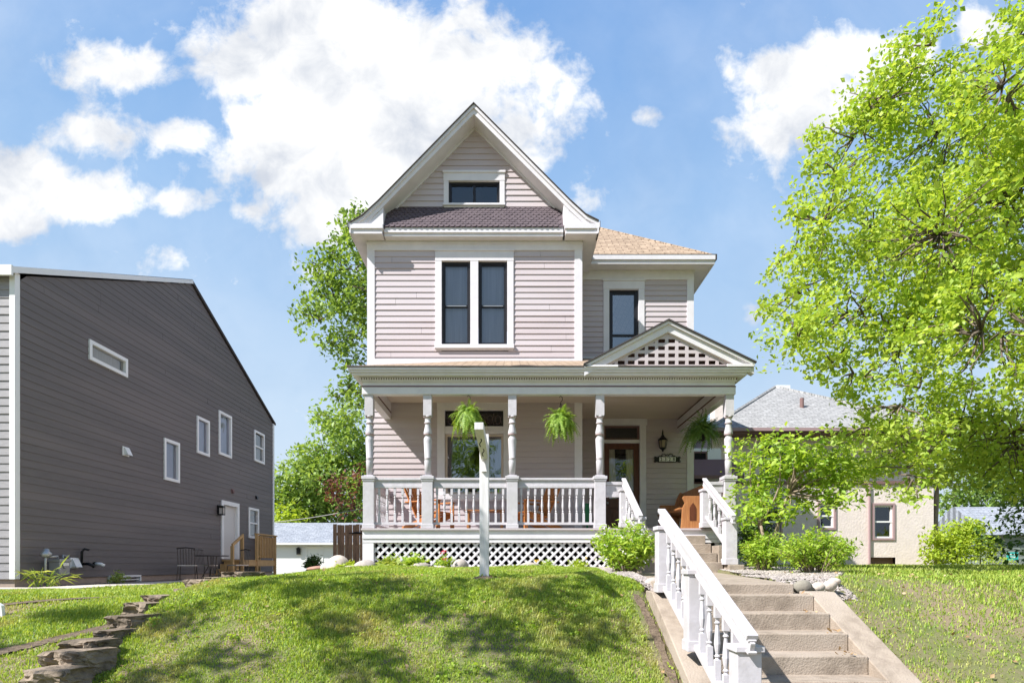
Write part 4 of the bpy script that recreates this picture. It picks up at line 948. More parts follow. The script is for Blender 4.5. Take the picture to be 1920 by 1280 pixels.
# deck and stairs beside the door
DE = thing('wooden_deck', 'small new lumber deck with railings and steps at the charcoal house door', 'deck', (-9.5, 23, -.45))
mb = MB(); mb.box(-9.96, -9.28, 21.05, 24.0, .12, .17); mb.build('deck_floor', M['deck'], DE)
for (x, y) in ((-9.28, 24.0), (-9.90, 24.0), (-9.28, 22.3), (-9.28, 21.1)):
    mb = MB(); mb.box(x-.045, x+.045, y-.045, y+.045, -.5, 1.10 if y > 22 else .98); mb.build('deck_post', M['deck'], DE)
mb = MB(); mb.box(-9.98, -9.20, 23.93, 24.07, 1.101, 1.14); mb.box(-9.35, -9.21, 22.25, 23.92, 1.101, 1.14); mb.box(-9.86, -9.33, 23.98, 24.02, .28, .34); mb.box(-9.30, -9.26, 22.36, 23.94, .28, .34)
mb.box(-9.30, -9.26, 22.36, 23.94, .96, 1.02); mb.box(-9.30, -9.262, 21.1, 24.0, -.05, .118)
mb.build('deck_rail', M['deck'], DE)
for k in range(10):
    y = 22.48+k*.15; mb = MB(); mb.box(-9.258, -9.22, y, y+.038, .25, 1.04); mb.build('deck_baluster', M['deck'], DE)
for k in range(4):
    x = -9.82+k*.13; mb = MB(); mb.box(x, x+.038, 23.94, 23.978, .25, 1.04); mb.build('deck_baluster', M['deck'], DE)
for k in range(3):
    mb = MB(); mb.box(-9.92, -9.26, 20.3+k*.27, 20.6+k*.27, -.34+k*.16, -.30+k*.16); mb.box(-9.92, -9.26, 20.57+k*.27, 20.6+k*.27, -.30+k*.16, -.18+k*.16); mb.build('deck_step', M['deck'], DE)
mb = MB(); mb.box(-9.30,-9.21,20.25,20.34,-.5,.62); mb.build('deck_post', M['deck'], DE); mb = MB(); mb.beam((-9.25,20.28,.64),(-9.25,21.1,1.02), .05, .09); mb.build('deck_rail', M['deck'], DE)
# patio set
def patio_chair(label):
    T = local_thing('patio_chair', label, 'chair', 'metal patio chairs')
    def p_(f, nm, m=M['metalb']):
        mb = MB(); f(mb); return mb.build(nm, m, T)
    p_(lambda m: m.box(-.22,.22,-.22,.22,.42,.45), 'seat', M['cush'])
    def bk(m):
        for k in range(7): m.tube([(-.20+k*.067,-.21,.45),(-.21+k*.07,-.27,.90)], .008, 4)
        m.tube([(-.23,-.27,.90),(0,-.29,.93),(.23,-.27,.90)], .02, 6)
    p_(bk, 'backrest')
    for sx in (-1,1):
        for sy in (-1,1): p_(lambda m: m.tube([(sx*.2,sy*.2,.42),(sx*.23,sy*.25,0)], .012, 5), 'leg')
    return T
M['metalb'] = mat('dark_bronze_metal', (.10,.085,.075), rough=.4, metal=.4)
for lab, x, y, a in (('metal patio chair nearest the street beside the charcoal wall', -9.10, 17.2, 20), ('metal patio chair behind the patio table, back to the wall', -9.25, 18.6, -95), ('metal patio chair at the right of the patio table by the wooden deck', -8.45, 18.9, 150)):
    c_ = patio_chair(lab); c_.location = (x, y, GZ(x,y)+.01); c_.rotation_euler = (0,0,R(a))
T = local_thing('patio_table', 'round dark metal patio table between the patio chairs', 'table')
mb = MB(); mb.lathe([(.0,.70),(.45,.70),(.46,.715),(.45,.73),(.0,.73)], 0, 0, 20); mb.build('table_top', M['metalb'], T)
for k in range(4):
    a = k*math.pi/2+.7; mb = MB(); mb.tube([(.12*math.cos(a),.12*math.sin(a),.70),(.10*math.cos(a),.10*math.sin(a),.4),(.32*math.cos(a),.32*math.sin(a),0)], .014, 5); mb.build('leg', M['metalb'], T)
T.location = (-8.85, 18.1, GZ(-8.85,18.1)+.01)
mb = MB(); mb.hexa([(-11.3,26.5,-.45),(-10.5,26.5,-.45),(-10.5,27.2,-.45),(-11.3,27.2,-.45),(-11.6,26.4,.30),(-10.9,26.4,-.05),(-10.9,27.3,-.05),(-11.6,27.3,.30)])
wb = thing('wheelbarrow', 'green wheelbarrow tipped beside the corner of the charcoal house', 'wheelbarrow', (-11, 26.8, -.45)); mb.build('tray', M['green'], wb, bevel=.03)
mb = MB(); mb.tube([(-10.9,26.6,-.3),(-11.5,26.55,.45)], .02, 5); mb.tube([(-10.9,27.1,-.3),(-11.5,27.15,.45)], .02, 5); mb.build('handle', M['black'], wb)
mb = MB(); mb.tube([(-10.85,26.84,-.27),(-10.85,26.90,-.27)], .18, 14); mb.build('wheel', M['black'], wb)

# white garage and wooden gate
GA = thing('garage', 'white garage with a blue grey shingle roof behind the back yard', 'garage', (-13, 47, -.67))
mb = MB(); siding(mb, front(45), lambda z: (-18.5, -7), -.7, 1.62, .18, [(-15.05,-13.95,-.7,1.25)], .01); mb.box(-18.5,-7,50,50.1,-.7,1.6); mb.box(-7.1,-7,45,50,-.7,1.6); mb.build('wall', M['wframe'], GA)
mb = MB(); mb.hexa([(-18.8,44.6,1.52),(-6.7,44.6,1.52),(-6.7,50.6,1.52),(-18.8,50.6,1.52),(-18.8,47.6,3.25),(-6.7,47.6,3.25),(-6.7,47.7,3.25),(-18.8,47.7,3.25)]); mb.build('roof', M['blueroof'], GA)
mb = MB(); mb.box(-18.8,-6.7,44.52,44.6,1.45,1.60); mb.build('gutter', M['wframe'], GA)
mb = MB(); frame4(mb, front(45), -15.15, -13.85, -.7, 1.35, .1, -.05, .04); mb.box(-15.05,-13.95,45.02,45.05,-.7,1.25); gd = mb.build('door', M['wframe'], GA)
for z in (.15, .32):
    mb = MB(); mb.box(-14.98,-14.90,44.95,45.02,z,z+.08); mb.build('handle', M['black'], gd)
mb = MB(); mb.box(-15.75,-15.5,44.8,44.98,.75,1.15); mb.prism([(-15.8,44.75,1.15),(-15.45,44.75,1.15),(-15.62,44.75,1.28)],(0,.23,0)); mb.build('wall_lamp', M['black'], GA)
GT = thing('wooden_gate', 'weathered brown board gate with black strap hinges at the house side', 'gate', (-4.6, 22, -.4))
x = -6.42; k = 0
while x < -3.18:
    w_ = .125+random.uniform(-.01,.02); mb = MB(); y = 22+(.03 if k % 2 else 0); mb.box(x, x+w_, y, y+.022, -.45, 1.44+random.uniform(-.02,.02)); mb.build('board', M['fencewood'], GT); x += w_+.01; k += 1
mb = MB(); mb.box(-6.42,-3.2,22.055,22.10,1.05,1.15); mb.box(-6.42,-3.2,22.055,22.10,.0,.1); mb.build('cross_rail', M['fencewood'], GT)
for z in (1.13, .03):
    mb = MB(); mb.tube([(-5.75,21.98,z),(-5.55,21.98,z+.02),(-5.35,21.98,z)], [.015,.04,.015], 5); mb.tube([(-5.85,21.98,z),(-5.70,21.98,z),(-5.25,21.98,z)], .014, 5); mb.build('hinge', M['black'], GT)
mb = MB(); mb.box(-2.9,-2.84,22.0,22.05,-.4,1.4); 
CB = MB(); n_ = 16; CB.tube([(-13.2+(10.0)*t, 34-12*t, 2.35+.15*t-.5*t*(1-t)) for t in np.linspace(0,1,n_)], .018, 5); tag(CB.build('overhead_cable', mat('grey_cable', (.35,.33,.33), rough=.6)), 'thin grey overhead cable running to the back of the lilac house', 'cable')

# ---------------------------------------------------------------- stucco house on the right
SX0, SX1, SY = 6.5, 13.77, 20.0
SH = thing('stucco_house', 'beige stucco house with a grey hip roof behind the small tree on the right', 'house', (10, 24, -.1))
swins = [(11.80,12.42,.86,1.94),(10.02,10.50,1.20,1.98),(8.10,8.75,.85,1.95)]
mb = MB()
def wall_holes(x0, x1, z0, z1, y, holes):
    xs_ = sorted(set([x0, x1]+[h[0] for h in holes]+[h[1] for h in holes])); zs_ = sorted(set([z0, z1]+[h[2] for h in holes]+[h[3] for h in holes]))
    for a, b in zip(xs_[:-1], xs_[1:]):
        for c, d in zip(zs_[:-1], zs_[1:]):
            if any(h[0] <= (a+b)/2 <= h[1] and h[2] <= (c+d)/2 <= h[3] for h in holes): continue
            mb.face([(a,y,c),(b,y,c),(b,y,d),(a,y,d)])
wall_holes(SX0, SX1, -.3, 2.62, SY, swins+[(11.70,12.50,-.25,.24)]); wall_holes(SX0, SX1, 2.62, 4.35, SY+.0, [(12.0,12.6,3.0,4.0),(8.2,9.0,2.9,4.0)])
mb.box(SX1-.02, SX1, SY, 29, -.3, 4.35); mb.box(SX0, SX0+.02, SY, 29, -.3, 4.35); mb.box(SX0, SX1, 28.9, 29, -.3, 4.35); mb.build('wall', M['stucco'], SH)
mb = MB(); mb.box(SX0-.02, SX1+.02, SY-.06, SY+.02, 2.62, 2.72); mb.build('belt_course', M['browntrim'], SH)
for (a, b, c, d) in swins+[(12.0,12.6,3.0,4.0),(8.2,9.0,2.9,4.0)]:
    mb = MB(); frame4(mb, front(SY), a-.06, b+.06, c-.06, d+.06, .065, -.05, .035); wd = mb.build('window', M['pinktrim'], SH)
    mb = MB(); frame4(mb, front(SY), a, b, c, d, .06, -.09, -.03); bx(mb, front(SY), a, b, -.08, -.02, (c+d)/2-.025, (c+d)/2+.025); mb.build('sash', M['wframe'], wd)
    mb = MB(); mb.face([(a,SY+.07,c),(b,SY+.07,c),(b,SY+.07,d),(a,SY+.07,d)]); mb.build('pane', M['pane'], wd)
    mb = MB(); mb.face([(a,SY+.3,c),(b,SY+.3,c),(b,SY+.3,d),(a,SY+.3,d)]); mb.build('blind', M['dark'], wd)  # no real blind: near-black sheet standing in for the unlit room
mb = MB(); mb.box(11.70,12.50,SY+.12,SY+.15,-.25,.24); mb.build('basement_window', M['browntrim'], SH)
mb = MB(); mb.tube([(11.62,SY-.06,2.6),(11.62,SY-.06,-.1)], .035, 6); mb.build('downspout', M['pinktrim'], SH)
mb = MB(); ex0, ex1, ey0, ey1, ezz = 6.25, 14.15, 19.35, 29.6, 4.30; A1, A2 = (10.05, 23.4, 6.78), (10.2, 25.6, 6.78)
mb.face([(ex0,ey0,ezz),(ex1,ey0,ezz),A1]); mb.face([(ex1,ey1,ezz),(ex0,ey1,ezz),A2]); SR_ = mb.build('roof', M['greyroof'], SH)
mb = MB(); mb.face([(ex0,ey0,ezz),A1,A2,(ex0,ey1,ezz)]); mb.face([(ex1,ey0,ezz),(ex1,ey1,ezz),A2,A1]); mb.build('roof', M['greyroof'], SH)
mb = MB(); mb.tube([(ex0,ey0,ezz+.02), A1], .06, 5); mb.tube([(ex1,ey0,ezz+.02), A1], .06, 5); mb.build('hip_cap', M['greyroof'], SR_)
mb = MB(); mb.box(10.05,10.55,23.25,23.7,6.66,6.80); mb.build('roof_vent', M['wframe'], SR_)
mb = MB(); mb.tube([(10.02,21.2,5.25),(10.02,21.2,5.75)], .07, 8); mb.build('vent_pipe', M['browntrim'], SR_)
mb = MB(); mb.box(ex0,ex1,ey0,ey0+.05,4.14,4.295); mb.box(ex0,ex0+.05,ey0+.05,ey1,4.14,4.295); mb.box(ex1-.05,ex1,ey0+.05,ey1,4.14,4.295); mb.build('fascia', M['browntrim'], SH)
mb = MB(); mb.box(ex0,ex1,ey0-.10,ey0-.0,4.20,4.30); mb.build('gutter', M['pinktrim'], SH)
mb = MB(); mb.box(ex0+.05,ex1-.05,ey0+.06,SY+.3,4.14,4.17); mb.build('soffit', M['browntrim'], SH)
mb = MB(); mb.box(6.95,7.35,21.0,21.5,4.6,5.55); mb.box(6.90,7.40,20.95,21.55,5.55,5.62); mb.build('chimney', M['stucco'], SH)
# side bay of the stucco house, seen through the porch
mb = MB(); mb.box(4.95, 6.48, 19.0, 24.0, -.2, 3.6); BY = mb.build('side_bay', M['wframe'], SH)
mb = MB(); mb.hexa([(5.3,18.2,2.55),(6.9,18.2,2.55),(6.9,18.95,2.95),(5.3,18.95,2.95),(5.3,18.2,2.65),(6.9,18.2,2.65),(6.9,18.95,3.25),(5.3,18.95,3.25)]); mb.build('canopy_roof', M['browntrim'], BY)
mb = MB(); frame4(mb, front(19), 5.60, 6.05, 2.5, 3.5, .05, -.02, .03); wd = mb.build('window', M['browntrim'], BY); mb = MB(); mb.face([(5.6,18.99,2.5),(6.05,18.99,2.5),(6.05,18.99,3.5),(5.6,18.99,3.5)]); mb.build('pane', M['dark'], wd)
# far shed and sign on the right
SD = thing('shed', 'grey green shed in shade at the far right behind the bushes', 'shed', (24.5, 31, -.1))
mb = MB(); siding(mb, front(30), lambda z: (23.3, 28), -.2, 1.5, .16, (), .012); mb.box(23.3,28,30.03,34,-.2,1.5); mb.build('wall', mat('grey_green_boards', (.20,.23,.20), rough=.8), SD)
mb = MB(); mb.hexa([(23.0,29.7,1.45),(28.4,29.7,1.45),(28.4,34.3,1.45),(23.0,34.3,1.45),(23.0,31.9,3.0),(28.4,31.9,3.0),(28.4,32.1,3.0),(23.0,32.1,3.0)]); mb.build('roof', M['blueroof'], SD)
TS = thing('yard_sign', 'small teal yard sign with pale letters near the far right bushes', 'sign', (16.0, 20.0, -.1))
mb = MB(); mb.box(15.82,16.18,19.6,19.62,.14,.40); bd = mb.build('board', M['teal'], TS); mb = MB(); mb.box(15.98,16.02,19.62,19.65,-.15,.36); mb.build('stake', M['wframe'], TS)
mb = MB()
for k, w_ in enumerate((.2, .26)):
    n = 6
    for j in range(n): mb.box(15.89+j*.04, 15.89+j*.04+.022, 19.592, 19.60, .31-k*.09, .35-k*.09)
mb.build('lettering', M['plate'], bd)
PB = thing('white_post_stub', 'white marker stub at the far left edge of the lawn', 'marker', (-6.35, 7.65, GZ(-6.35,7.65)))
mb = MB(); mb.prism([(-6.45,7.6,GZ(-6.4,7.6)-.05),(-6.31,7.6,GZ(-6.4,7.6)-.05),(-6.33,7.6,GZ(-6.4,7.6)+.14),(-6.43,7.6,GZ(-6.4,7.6)+.2)], (0,.05,0)); mb.build('stub', M['wframe'], PB)

# ---------------------------------------------------------------- stones
RW = thing('retaining_wall', 'stepped line of rough brown wall stones down the left side of the lawn', 'wall', (-4.3, 7.2, -.6))
BLK = [(442,1076,60,9,9.5),(402,1086,50,9,9.2),(372,1093,60,14,8.6),(350,1109,45,12,8.3),(292,1126,62,20,7.55),(262,1142,66,24,7.25),(232,1168,58,27,6.75),(196,1190,46,16,6.45),(150,1212,70,22,6.05),(118,1238,78,32,5.75),(80,1272,96,30,5.4)]
for k, (px, py, w_, h_, d) in enumerate(BLK):
    cx, _, cz = at(px, py, d); ww = w_/F*d*.86; hh = h_/F*d*1.6
    z_t = (HZ-(py-h_/2))/F*d; hh *= .92
    mb = MB(); import bmesh
    bm = bmesh.new(); bmesh.ops.create_cube(bm, size=1); bmesh.ops.subdivide_edges(bm, edges=bm.edges[:], cuts=9, use_grid_fill=True)
    ln = .30 if k % 3 else .42
    from mathutils import noise as mnoise
    for v in bm.verts:
        p = v.co.copy(); e = .40
        p.x = math.copysign(abs(p.x)**.9 * .5**.1, p.x) if p.x else 0
        n = mnoise.noise_vector(Vector((v.co.x*2.2+k*7, v.co.y*2, v.co.z*1.2)))*.16 + mnoise.noise_vector(Vector((v.co.x*ww*26+k*7, v.co.y*ln*26, v.co.z*hh*26)))*.09
        flat = .25 if v.co.z > .45 else 1.0
        v.co = Vector((p.x*ww + n.x*ww*flat, p.y*ln + n.y*.5*flat, p.z*hh + n.z*hh*.5*flat))
        # tapered tail running into the bank
        v.co.x += max(0, v.co.y)*.35
    b = len(mb.v)
    rot = R(-12+random.uniform(-14,10)); c_, s_ = math.cos(rot), math.sin(rot)
    for v in bm.verts: mb.v.append((cx+v.co.x*c_-v.co.y*s_, d+ln/2+v.co.x*s_+v.co.y*c_, z_t-hh/2+v.co.z))
    for f in bm.faces: mb.f.append(tuple(b+v.index for v in f.verts))
    bm.free(); mb.build('wall_stone', M['stone'], RW)
ROCK = [('large cream boulder at the corner of the lawn beside the wooden gate',632,1059,22,16,11.6,'rockC'),('flat brown paving stone left of the large cream boulder',597,1063,20,4,12.5,'rockB'),('low cream rock just left of the large boulder by the gate',614,1063,14,8,12,'rockC'),
 ('small cream rock just right of the large boulder by the gate',655,1064,14,5,11.2,'rockC'),('grey boulder at the foot of the porch corner pier',686,1059,20,9,11.0,'rockA'),('flat grey stone edging the bed under the left end of the lattice',742,1062,20,5,10.9,'rockA'),
 ('pink grey boulder edging the bed left of the red flowers',789,1060,18,7,10.9,'rockA'),('low stone edging the bed below the red flowers',828,1063,12,4,10.9,'rockC'),('rounded grey boulder edging the bed left of the sign post',863,1058,14,9,10.9,'rockA'),('small stone edging the bed just right of the sign post',925,1063,10,4,10.9,'rockC'),
 ('long grey boulder edging the bed between sign post and leafy shrub',992,1060,17,7,10.9,'rockA'),('low cream stone edging the bed near the left side of the leafy shrub',1040,1062,15,4,10.9,'rockC'),
 ('pale pink boulder in front of the leafy shrub by the garden steps',1188,1092,12,8,8.1,'rockC'),('round brown grey boulder touching the top post of the garden railing',1224,1092,17,11,7.7,'rockA'),('small pebble rock under the leafy shrub',1160,1079,9,5,8.6,'rockA'),
 ('olive grey boulder at the head of the garden steps',1505,1097,17,11,7.05,'rockD'),('cream boulder in the middle of the row right of the garden steps',1534,1098,13,8,7.1,'rockC'),('pinkish boulder at the right of the row by the garden steps',1557,1094,13,9,7.2,'rockC'),('white rock on top of the row right of the garden steps',1566,1086,11,5,7.5,'rockC'),
 ('round red brown boulder in the lawn below the stucco house',1563,1062,16,9,12.5,'rockB')]
for k, (lab, px, py, rx, rz_, d, m_) in enumerate(ROCK):
    x, y, z = at(px, py, d); rx_, rzz = rx/F*d, rz_/F*d*1.3
    mb = MB(); mb.blob((0,0,0), (rx_, rx_*.8, rzz), 40+k, 3, .10)
    o = mb.build('boulder', M[m_], smooth=True); o.location = (x, y, z-.02); tag(o, lab, 'rock', 'boulders around the lawn and beds')
# ---------------------------------------------------------------- vegetation
def leaves_mesh(name, centers, per, spread, size, m, parent, flat=.75, seed=1, asp=.55, droop=.35, fold=.25):
    g = np.random.default_rng(seed); C = np.repeat(np.asarray(centers, float), per, axis=0); n = len(C)
    off = g.normal(0, 1, (n, 3)); off /= np.maximum(1, np.linalg.norm(off, axis=1)/1.9)[:, None]
    sp = np.repeat(g.uniform(.7, 1.3, len(centers)), per)[:, None]*spread
    P = C + off*sp*np.array([1, 1, flat])
    a = g.uniform(0, 2*np.pi, n); el = g.normal(-droop, .55, n)
    D = np.stack([np.cos(a)*np.cos(el), np.sin(a)*np.cos(el), np.sin(el)], 1)
    Up = np.tile([0, 0, 1.], (n, 1)) + g.normal(0, .55, (n, 3)); S = np.cross(D, Up); S /= np.linalg.norm(S, axis=1)[:, None]; N = np.cross(S, D)
    L = (size*g.uniform(.45, 1.45, n))[:, None]; Wd = L*asp
    b = P; t = P + D*L; l = P + D*L*.45 + S*Wd/2 + N*L*fold*.35; r = P + D*L*.45 - S*Wd/2 + N*L*fold*.35
    V = np.stack([b, r, t, l], 1).reshape(-1, 3)
    idx = np.arange(n)*4
    loops = np.stack([idx, idx+1, idx+2, idx, idx+2, idx+3], 1).ravel()
    return fast_mesh(name, V, loops, np.full(n*2, 3), m, parent)
def shell_pts(c, r, n, g, inner=.25):
    v = g.normal(0, 1, (n, 3)); v /= np.linalg.norm(v, axis=1)[:, None]
    rad = (inner + (1-inner)*g.uniform(0, 1, n)**.45)[:, None]
    return np.array(c) + v*rad*np.array(r)
def curve(p0, p1, n=7, sag=.1, jit=.06, rr=random):
    p0, p1 = Vector(p0), Vector(p1); L = (p1-p0).length; out = []
    j = Vector((rr.uniform(-1,1), rr.uniform(-1,1), rr.uniform(-.5,1)))*L*sag
    for i in range(n+1):
        t = i/n; p = p0.lerp(p1, t) + j*math.sin(math.pi*t)
        if 0 < i < n: p += Vector((rr.uniform(-1,1), rr.uniform(-1,1), rr.uniform(-1,1)))*L*jit*.5
        out.append(p)
    return out
def tree(name, label, base, nodes, clumps, m, bark, size, per, k_sub, spread, r0, group=None, seed=1, twig=True, cat='tree', asp=.55, flat=.75, mind=1.6, twr=.012):
    """nodes: trunk points from the ground up; clumps: (x,y,z,rx,ry,rz)"""
    g = np.random.default_rng(seed); rr = random.Random(seed)
    T = thing(name, label, cat, base, group)
    tr = MB(); nn = len(nodes); pts = [Vector(base)-Vector((0,0,.3))] + [Vector(p) for p in nodes]
    rad = [r0*(1.25 if i == 0 else (1-.75*i/nn)) for i in range(nn+1)]
    dense = []; dr = []
    for i in range(nn):
        for q in range(4):
            t = q/4; p = pts[i].lerp(pts[i+1], t) + Vector((rr.uniform(-1,1), rr.uniform(-1,1), 0))*r0*.25; dense.append(p); dr.append(rad[i]+(rad[i+1]-rad[i])*t)
    dense.append(pts[-1]); dr.append(rad[-1]); tr.tube(dense, dr, 10)
    trunk = tr.build('trunk', bark, T, smooth=True)
    lm = MB(); subs = []; ends = []
    for c in sorted(clumps, key=lambda q: (Vector(q[:3])-pts[-1]).length):
        cc = Vector(c[:3])
        cand = [(p, r_) for p, r_ in zip(dense[len(dense)//4:], dr[len(dense)//4:])] + ends
        s, r_ = min(cand, key=lambda q: (q[0]-cc).length + max(0, q[0].z-cc.z)*1.2)
        Lb = (cc-s).length; rb = min(r_*.7, max(.02, Lb*.028))
        pp = curve(s, cc, 8, .10, .07, rr); lm.tube(pp, [rb*(1-.7*i/8) for i in range(9)], 6)
        ends += [(p, rb*(1-.7*i/8)) for i, p in list(enumerate(pp))[3:]]
        n = max(3, int(k_sub*c[3]*c[5]*2.2)); sp = shell_pts(c[:3], c[3:], n, g); subs.append(sp)
        if twig:
            for q in sp[:max(3, int(n*.5))]:
                s2 = min([Vector(p) for p in pp[3:]], key=lambda w: (w-Vector(q)).length)
                lm.tube(curve(s2, q, 4, .1, .1, rr), [twr*1.3, twr, twr*.8, twr*.6, twr*.4], 4)
    lm.build('limbs', bark, T, smooth=True)
    leaves_mesh('crown', np.concatenate(subs), per, spread, size, m, T, seed=seed, asp=asp, flat=flat)
    return T
def cl(px, py, rp, d, ry=None, asp=1.0):
    x, y, z = at(px, py, d); r_ = rp/F*d; return (x, y, z, r_, ry or r_*.9, r_*asp)

# the big bright tree on the right
rr = random.Random(5)
BT = [(1745,85,62),(1700,130,50),(1650,185,75),(1600,260,75),(1570,330,60),(1760,250,120),(1880,160,110),(1540,420,75),(1490,470,50),(1500,540,65),(1640,440,105),(1490,610,62),(1590,590,95),
      (1760,440,140),(1900,380,150),(1690,620,100),(1840,620,140),(1600,700,55),(1690,760,80),(1800,790,100),(1900,830,110),(1690,890,36),(1640,860,30),(1560,680,45),(1930,60,60),(1470,655,30),(1720,910,28),(1870,90,50),(1620,800,40),(1740,850,60)]
clumps = [cl(a, b, c*.98, 10.0+rr.uniform(-1.3,1.3), .9) for a, b, c in BT]
clumps += [(9.3+rr.uniform(-1,2.6), 10.3+rr.uniform(-2.5,3), rr.uniform(2.2,9.5), 1.3, 1.3, 1.0) for _ in range(14)]
tree('big_tree', 'big tree with bright yellow green leaves filling the right side of the picture', (9.6,10.6,-.1), [(9.55,10.6,1.5),(9.4,10.5,3.2),(9.3,10.4,5.0),(9.3,10.3,7.2)], clumps, M['leafbig'], M['bark'], .088, 40, 29, .125, .34, seed=5, asp=.66, twr=.015)
# street tree beside the camera, outside the frame: it casts the dappled shade on the lawn
g0 = np.random.default_rng(3)
sc = []
def shade_clump(x, y, t, r_):     # clump whose shadow falls on the lawn at x, y
    z = GZ(x, y); k = t
    for _ in range(12):      # keep the crown clear of the view
        X, Y, Z = x+SUND.x*k, y+SUND.y*k, z+SUND.z*k
        if (X+r_+.5)/max(Y, .1) < -.87 or (Z-r_-.5)/max(Y, .1) > .95: break
        k += .5
    sc.append((x+SUND.x*k, y+SUND.y*k, z+SUND.z*k, r_, r_, r_*.6))
for (x, y, r_) in ((-3.6,6.9,.30),(-3.2,7.6,.28),(-2.7,8.0,.30),(-2.2,8.4,.26),(-1.6,7.5,.34),(-1.9,6.6,.30),(-.9,7.0,.32),(-.6,7.7,.25),(-.1,6.4,.36),(.5,7.1,.36),(.9,6.4,.30),(.3,5.7,.34),(-1.2,5.9,.32),(-2.8,6.0,.25),(1.0,7.6,.25),(-3.5,5.7,.3),(.8,5.3,.36),(-5.4,7.6,.35),(-5.9,6.5,.3),(-2.4,7.3,.25),(.0,8.2,.22)):
    shade_clump(x, y, 8.3+g0.uniform(-.7,1.2), r_*1.05)
tree('street_tree', 'tall street tree standing by the kerb left of the lawn', (-8.6,-.6,-1.75), [(-8.5,-.5,1.0),(-8.2,-.1,3.4),(-7.8,.6,5.0)], sc, M['leafbig'], M['bark'], .13, 30, 60, .17, .24, seed=21, twig=False)
tree('street_tree', 'broad street tree on the far side of the road behind the camera', (-3.0,-16,-1.75), [(-3.0,-16,1.5),(-2.8,-16.2,4),(-2.9,-16,6)], [(-3.4+g0.normal(0,2.2),-16+g0.normal(0,2),6.5+g0.normal(0,1.8),1.6,1.6,1.3) for _ in range(16)], M['leafback'], M['bark'], .24, 20, 5, .4, .3, seed=22, twig=False)
tree('street_tree', 'second tall tree on the far side of the road behind the camera', (5.0,-19,-1.75), [(5,-19,1.5),(5.2,-19.2,4),(5.1,-19,6.5)], [(5+g0.normal(0,2.4),-18+g0.normal(0,2),7.5+g0.normal(0,2.2),1.8,1.8,1.4) for _ in range(16)], M['leafback'], M['bark'], .24, 20, 5, .4, .3, seed=23, twig=False)

# trees behind the house on the left
A = [(640,500,55),(615,560,50),(660,570,60),(600,500,25),(650,450,25),(590,600,35),(575,590,18),(660,640,40),(630,640,28),(690,480,60),(720,560,80),(655,730,28),(630,745,18),(650,420,10),(672,400,9),(700,700,60),(618,480,14),(690,770,30)]
tree('tall_tree', 'tall tree with airy crown rising behind the left side of the lilac house', (-6.0,30,-.4), [(-6.2,30,3),(-6.4,30,7),(-6.3,30,11)], [cl(a,b,c,30+g0.uniform(-1.5,1.5)) for a,b,c in A], M['leafback'], M['bark'], .25, 34, 4.6, .36, .38, 'trees behind the back yards', 31, asp=.6, twr=.03)
B = [(560,900,50),(610,850,52),(660,860,55),(590,940,55),(650,940,60),(545,950,35),(625,800,35),(650,790,28),(690,900,40),(530,930,30),(610,780,20),(570,960,40),(620,965,40),(670,965,35),(600,900,50),(540,985,22),(680,850,45),(580,870,35)]
tree('leafy_tree', 'wide soft green tree filling the gap between the two houses', (-16.5,54,-.6), [(-16.5,54,2.5),(-16.4,54,6)], [cl(a,b,c,54+g0.uniform(-2,2)) for a,b,c in B], M['leafback2'], M['bark'], .42, 34, 2.7, .6, .4, 'trees behind the back yards', 32, asp=.6, twr=.04)
tree('lime_shrub', 'lime green bush above the garage roof beside the charcoal house', (-18.2,51,-.6), [(-18.2,51,1.5)], [cl(530,965,22,51), cl(555,975,18,51), cl(520,980,18,51)], M['leaflime'], M['bark'], .35, 30, 5, .5, .15, None, 33, twig=False, cat='bush')
tree('red_leaved_tree', 'dark red leaved tree half hidden behind the soft green tree', (-14.2,49,-.6), [(-14.2,49,3.0)], [cl(640,905,22,49), cl(668,890,18,49), cl(620,935,16,49), cl(655,950,20,49)], M['leafred'], M['bark'], .35, 24, 3.5, .5, .2, None, 34, twig=False)
# behind on the right
C = [(1850,880,60),(1800,900,45),(1900,940,55),(1860,820,60),(1910,860,50),(1790,960,35),(1840,970,40),(1900,990,35),(1780,1010,35),(1850,930,50)]
tree('leafy_tree', 'dark green tree in the back yard beyond the stucco house', (26,36,-.2), [(26,36,2),(26,36,4.5)], [cl(a,b,c,36+g0.uniform(-2,2)) for a,b,c in C], M['leafback'], M['bark'], .30, 34, 3.6, .45, .3, 'trees behind the back yards', 35, asp=.6, twr=.03)
tree('slender_tree', 'slender pale trunked tree at the right corner of the stucco house', (14.1,20.4,-.1), [(14.1,20.4,1.5),(14.15,20.4,3.0),(14.2,20.4,4.4)], [cl(a,b,c,20.6) for a,b,c in ((1745,830,30),(1790,850,40),(1760,890,22),(1810,905,28))], M['leafback2'], M['barkl'], .16, 24, 7, .25, .11, None, 36)
tree('dark_hedge', 'dark green bush in shade under the big tree at the right edge', (12.6,14.5,-.1), [(12.6,14.5,.8)], [cl(a,b,c,14.8) for a,b,c in ((1905,900,45),(1895,960,30),(1930,980,40),(1860,870,30),(1915,840,40),(1880,925,35),(1855,1000,26),(1885,1030,26),(1925,1035,34),(1900,1000,30))], M['leafdark'], M['bark'], .13, 24, 12, .2, .06, None, 37, twig=False, cat='bush')
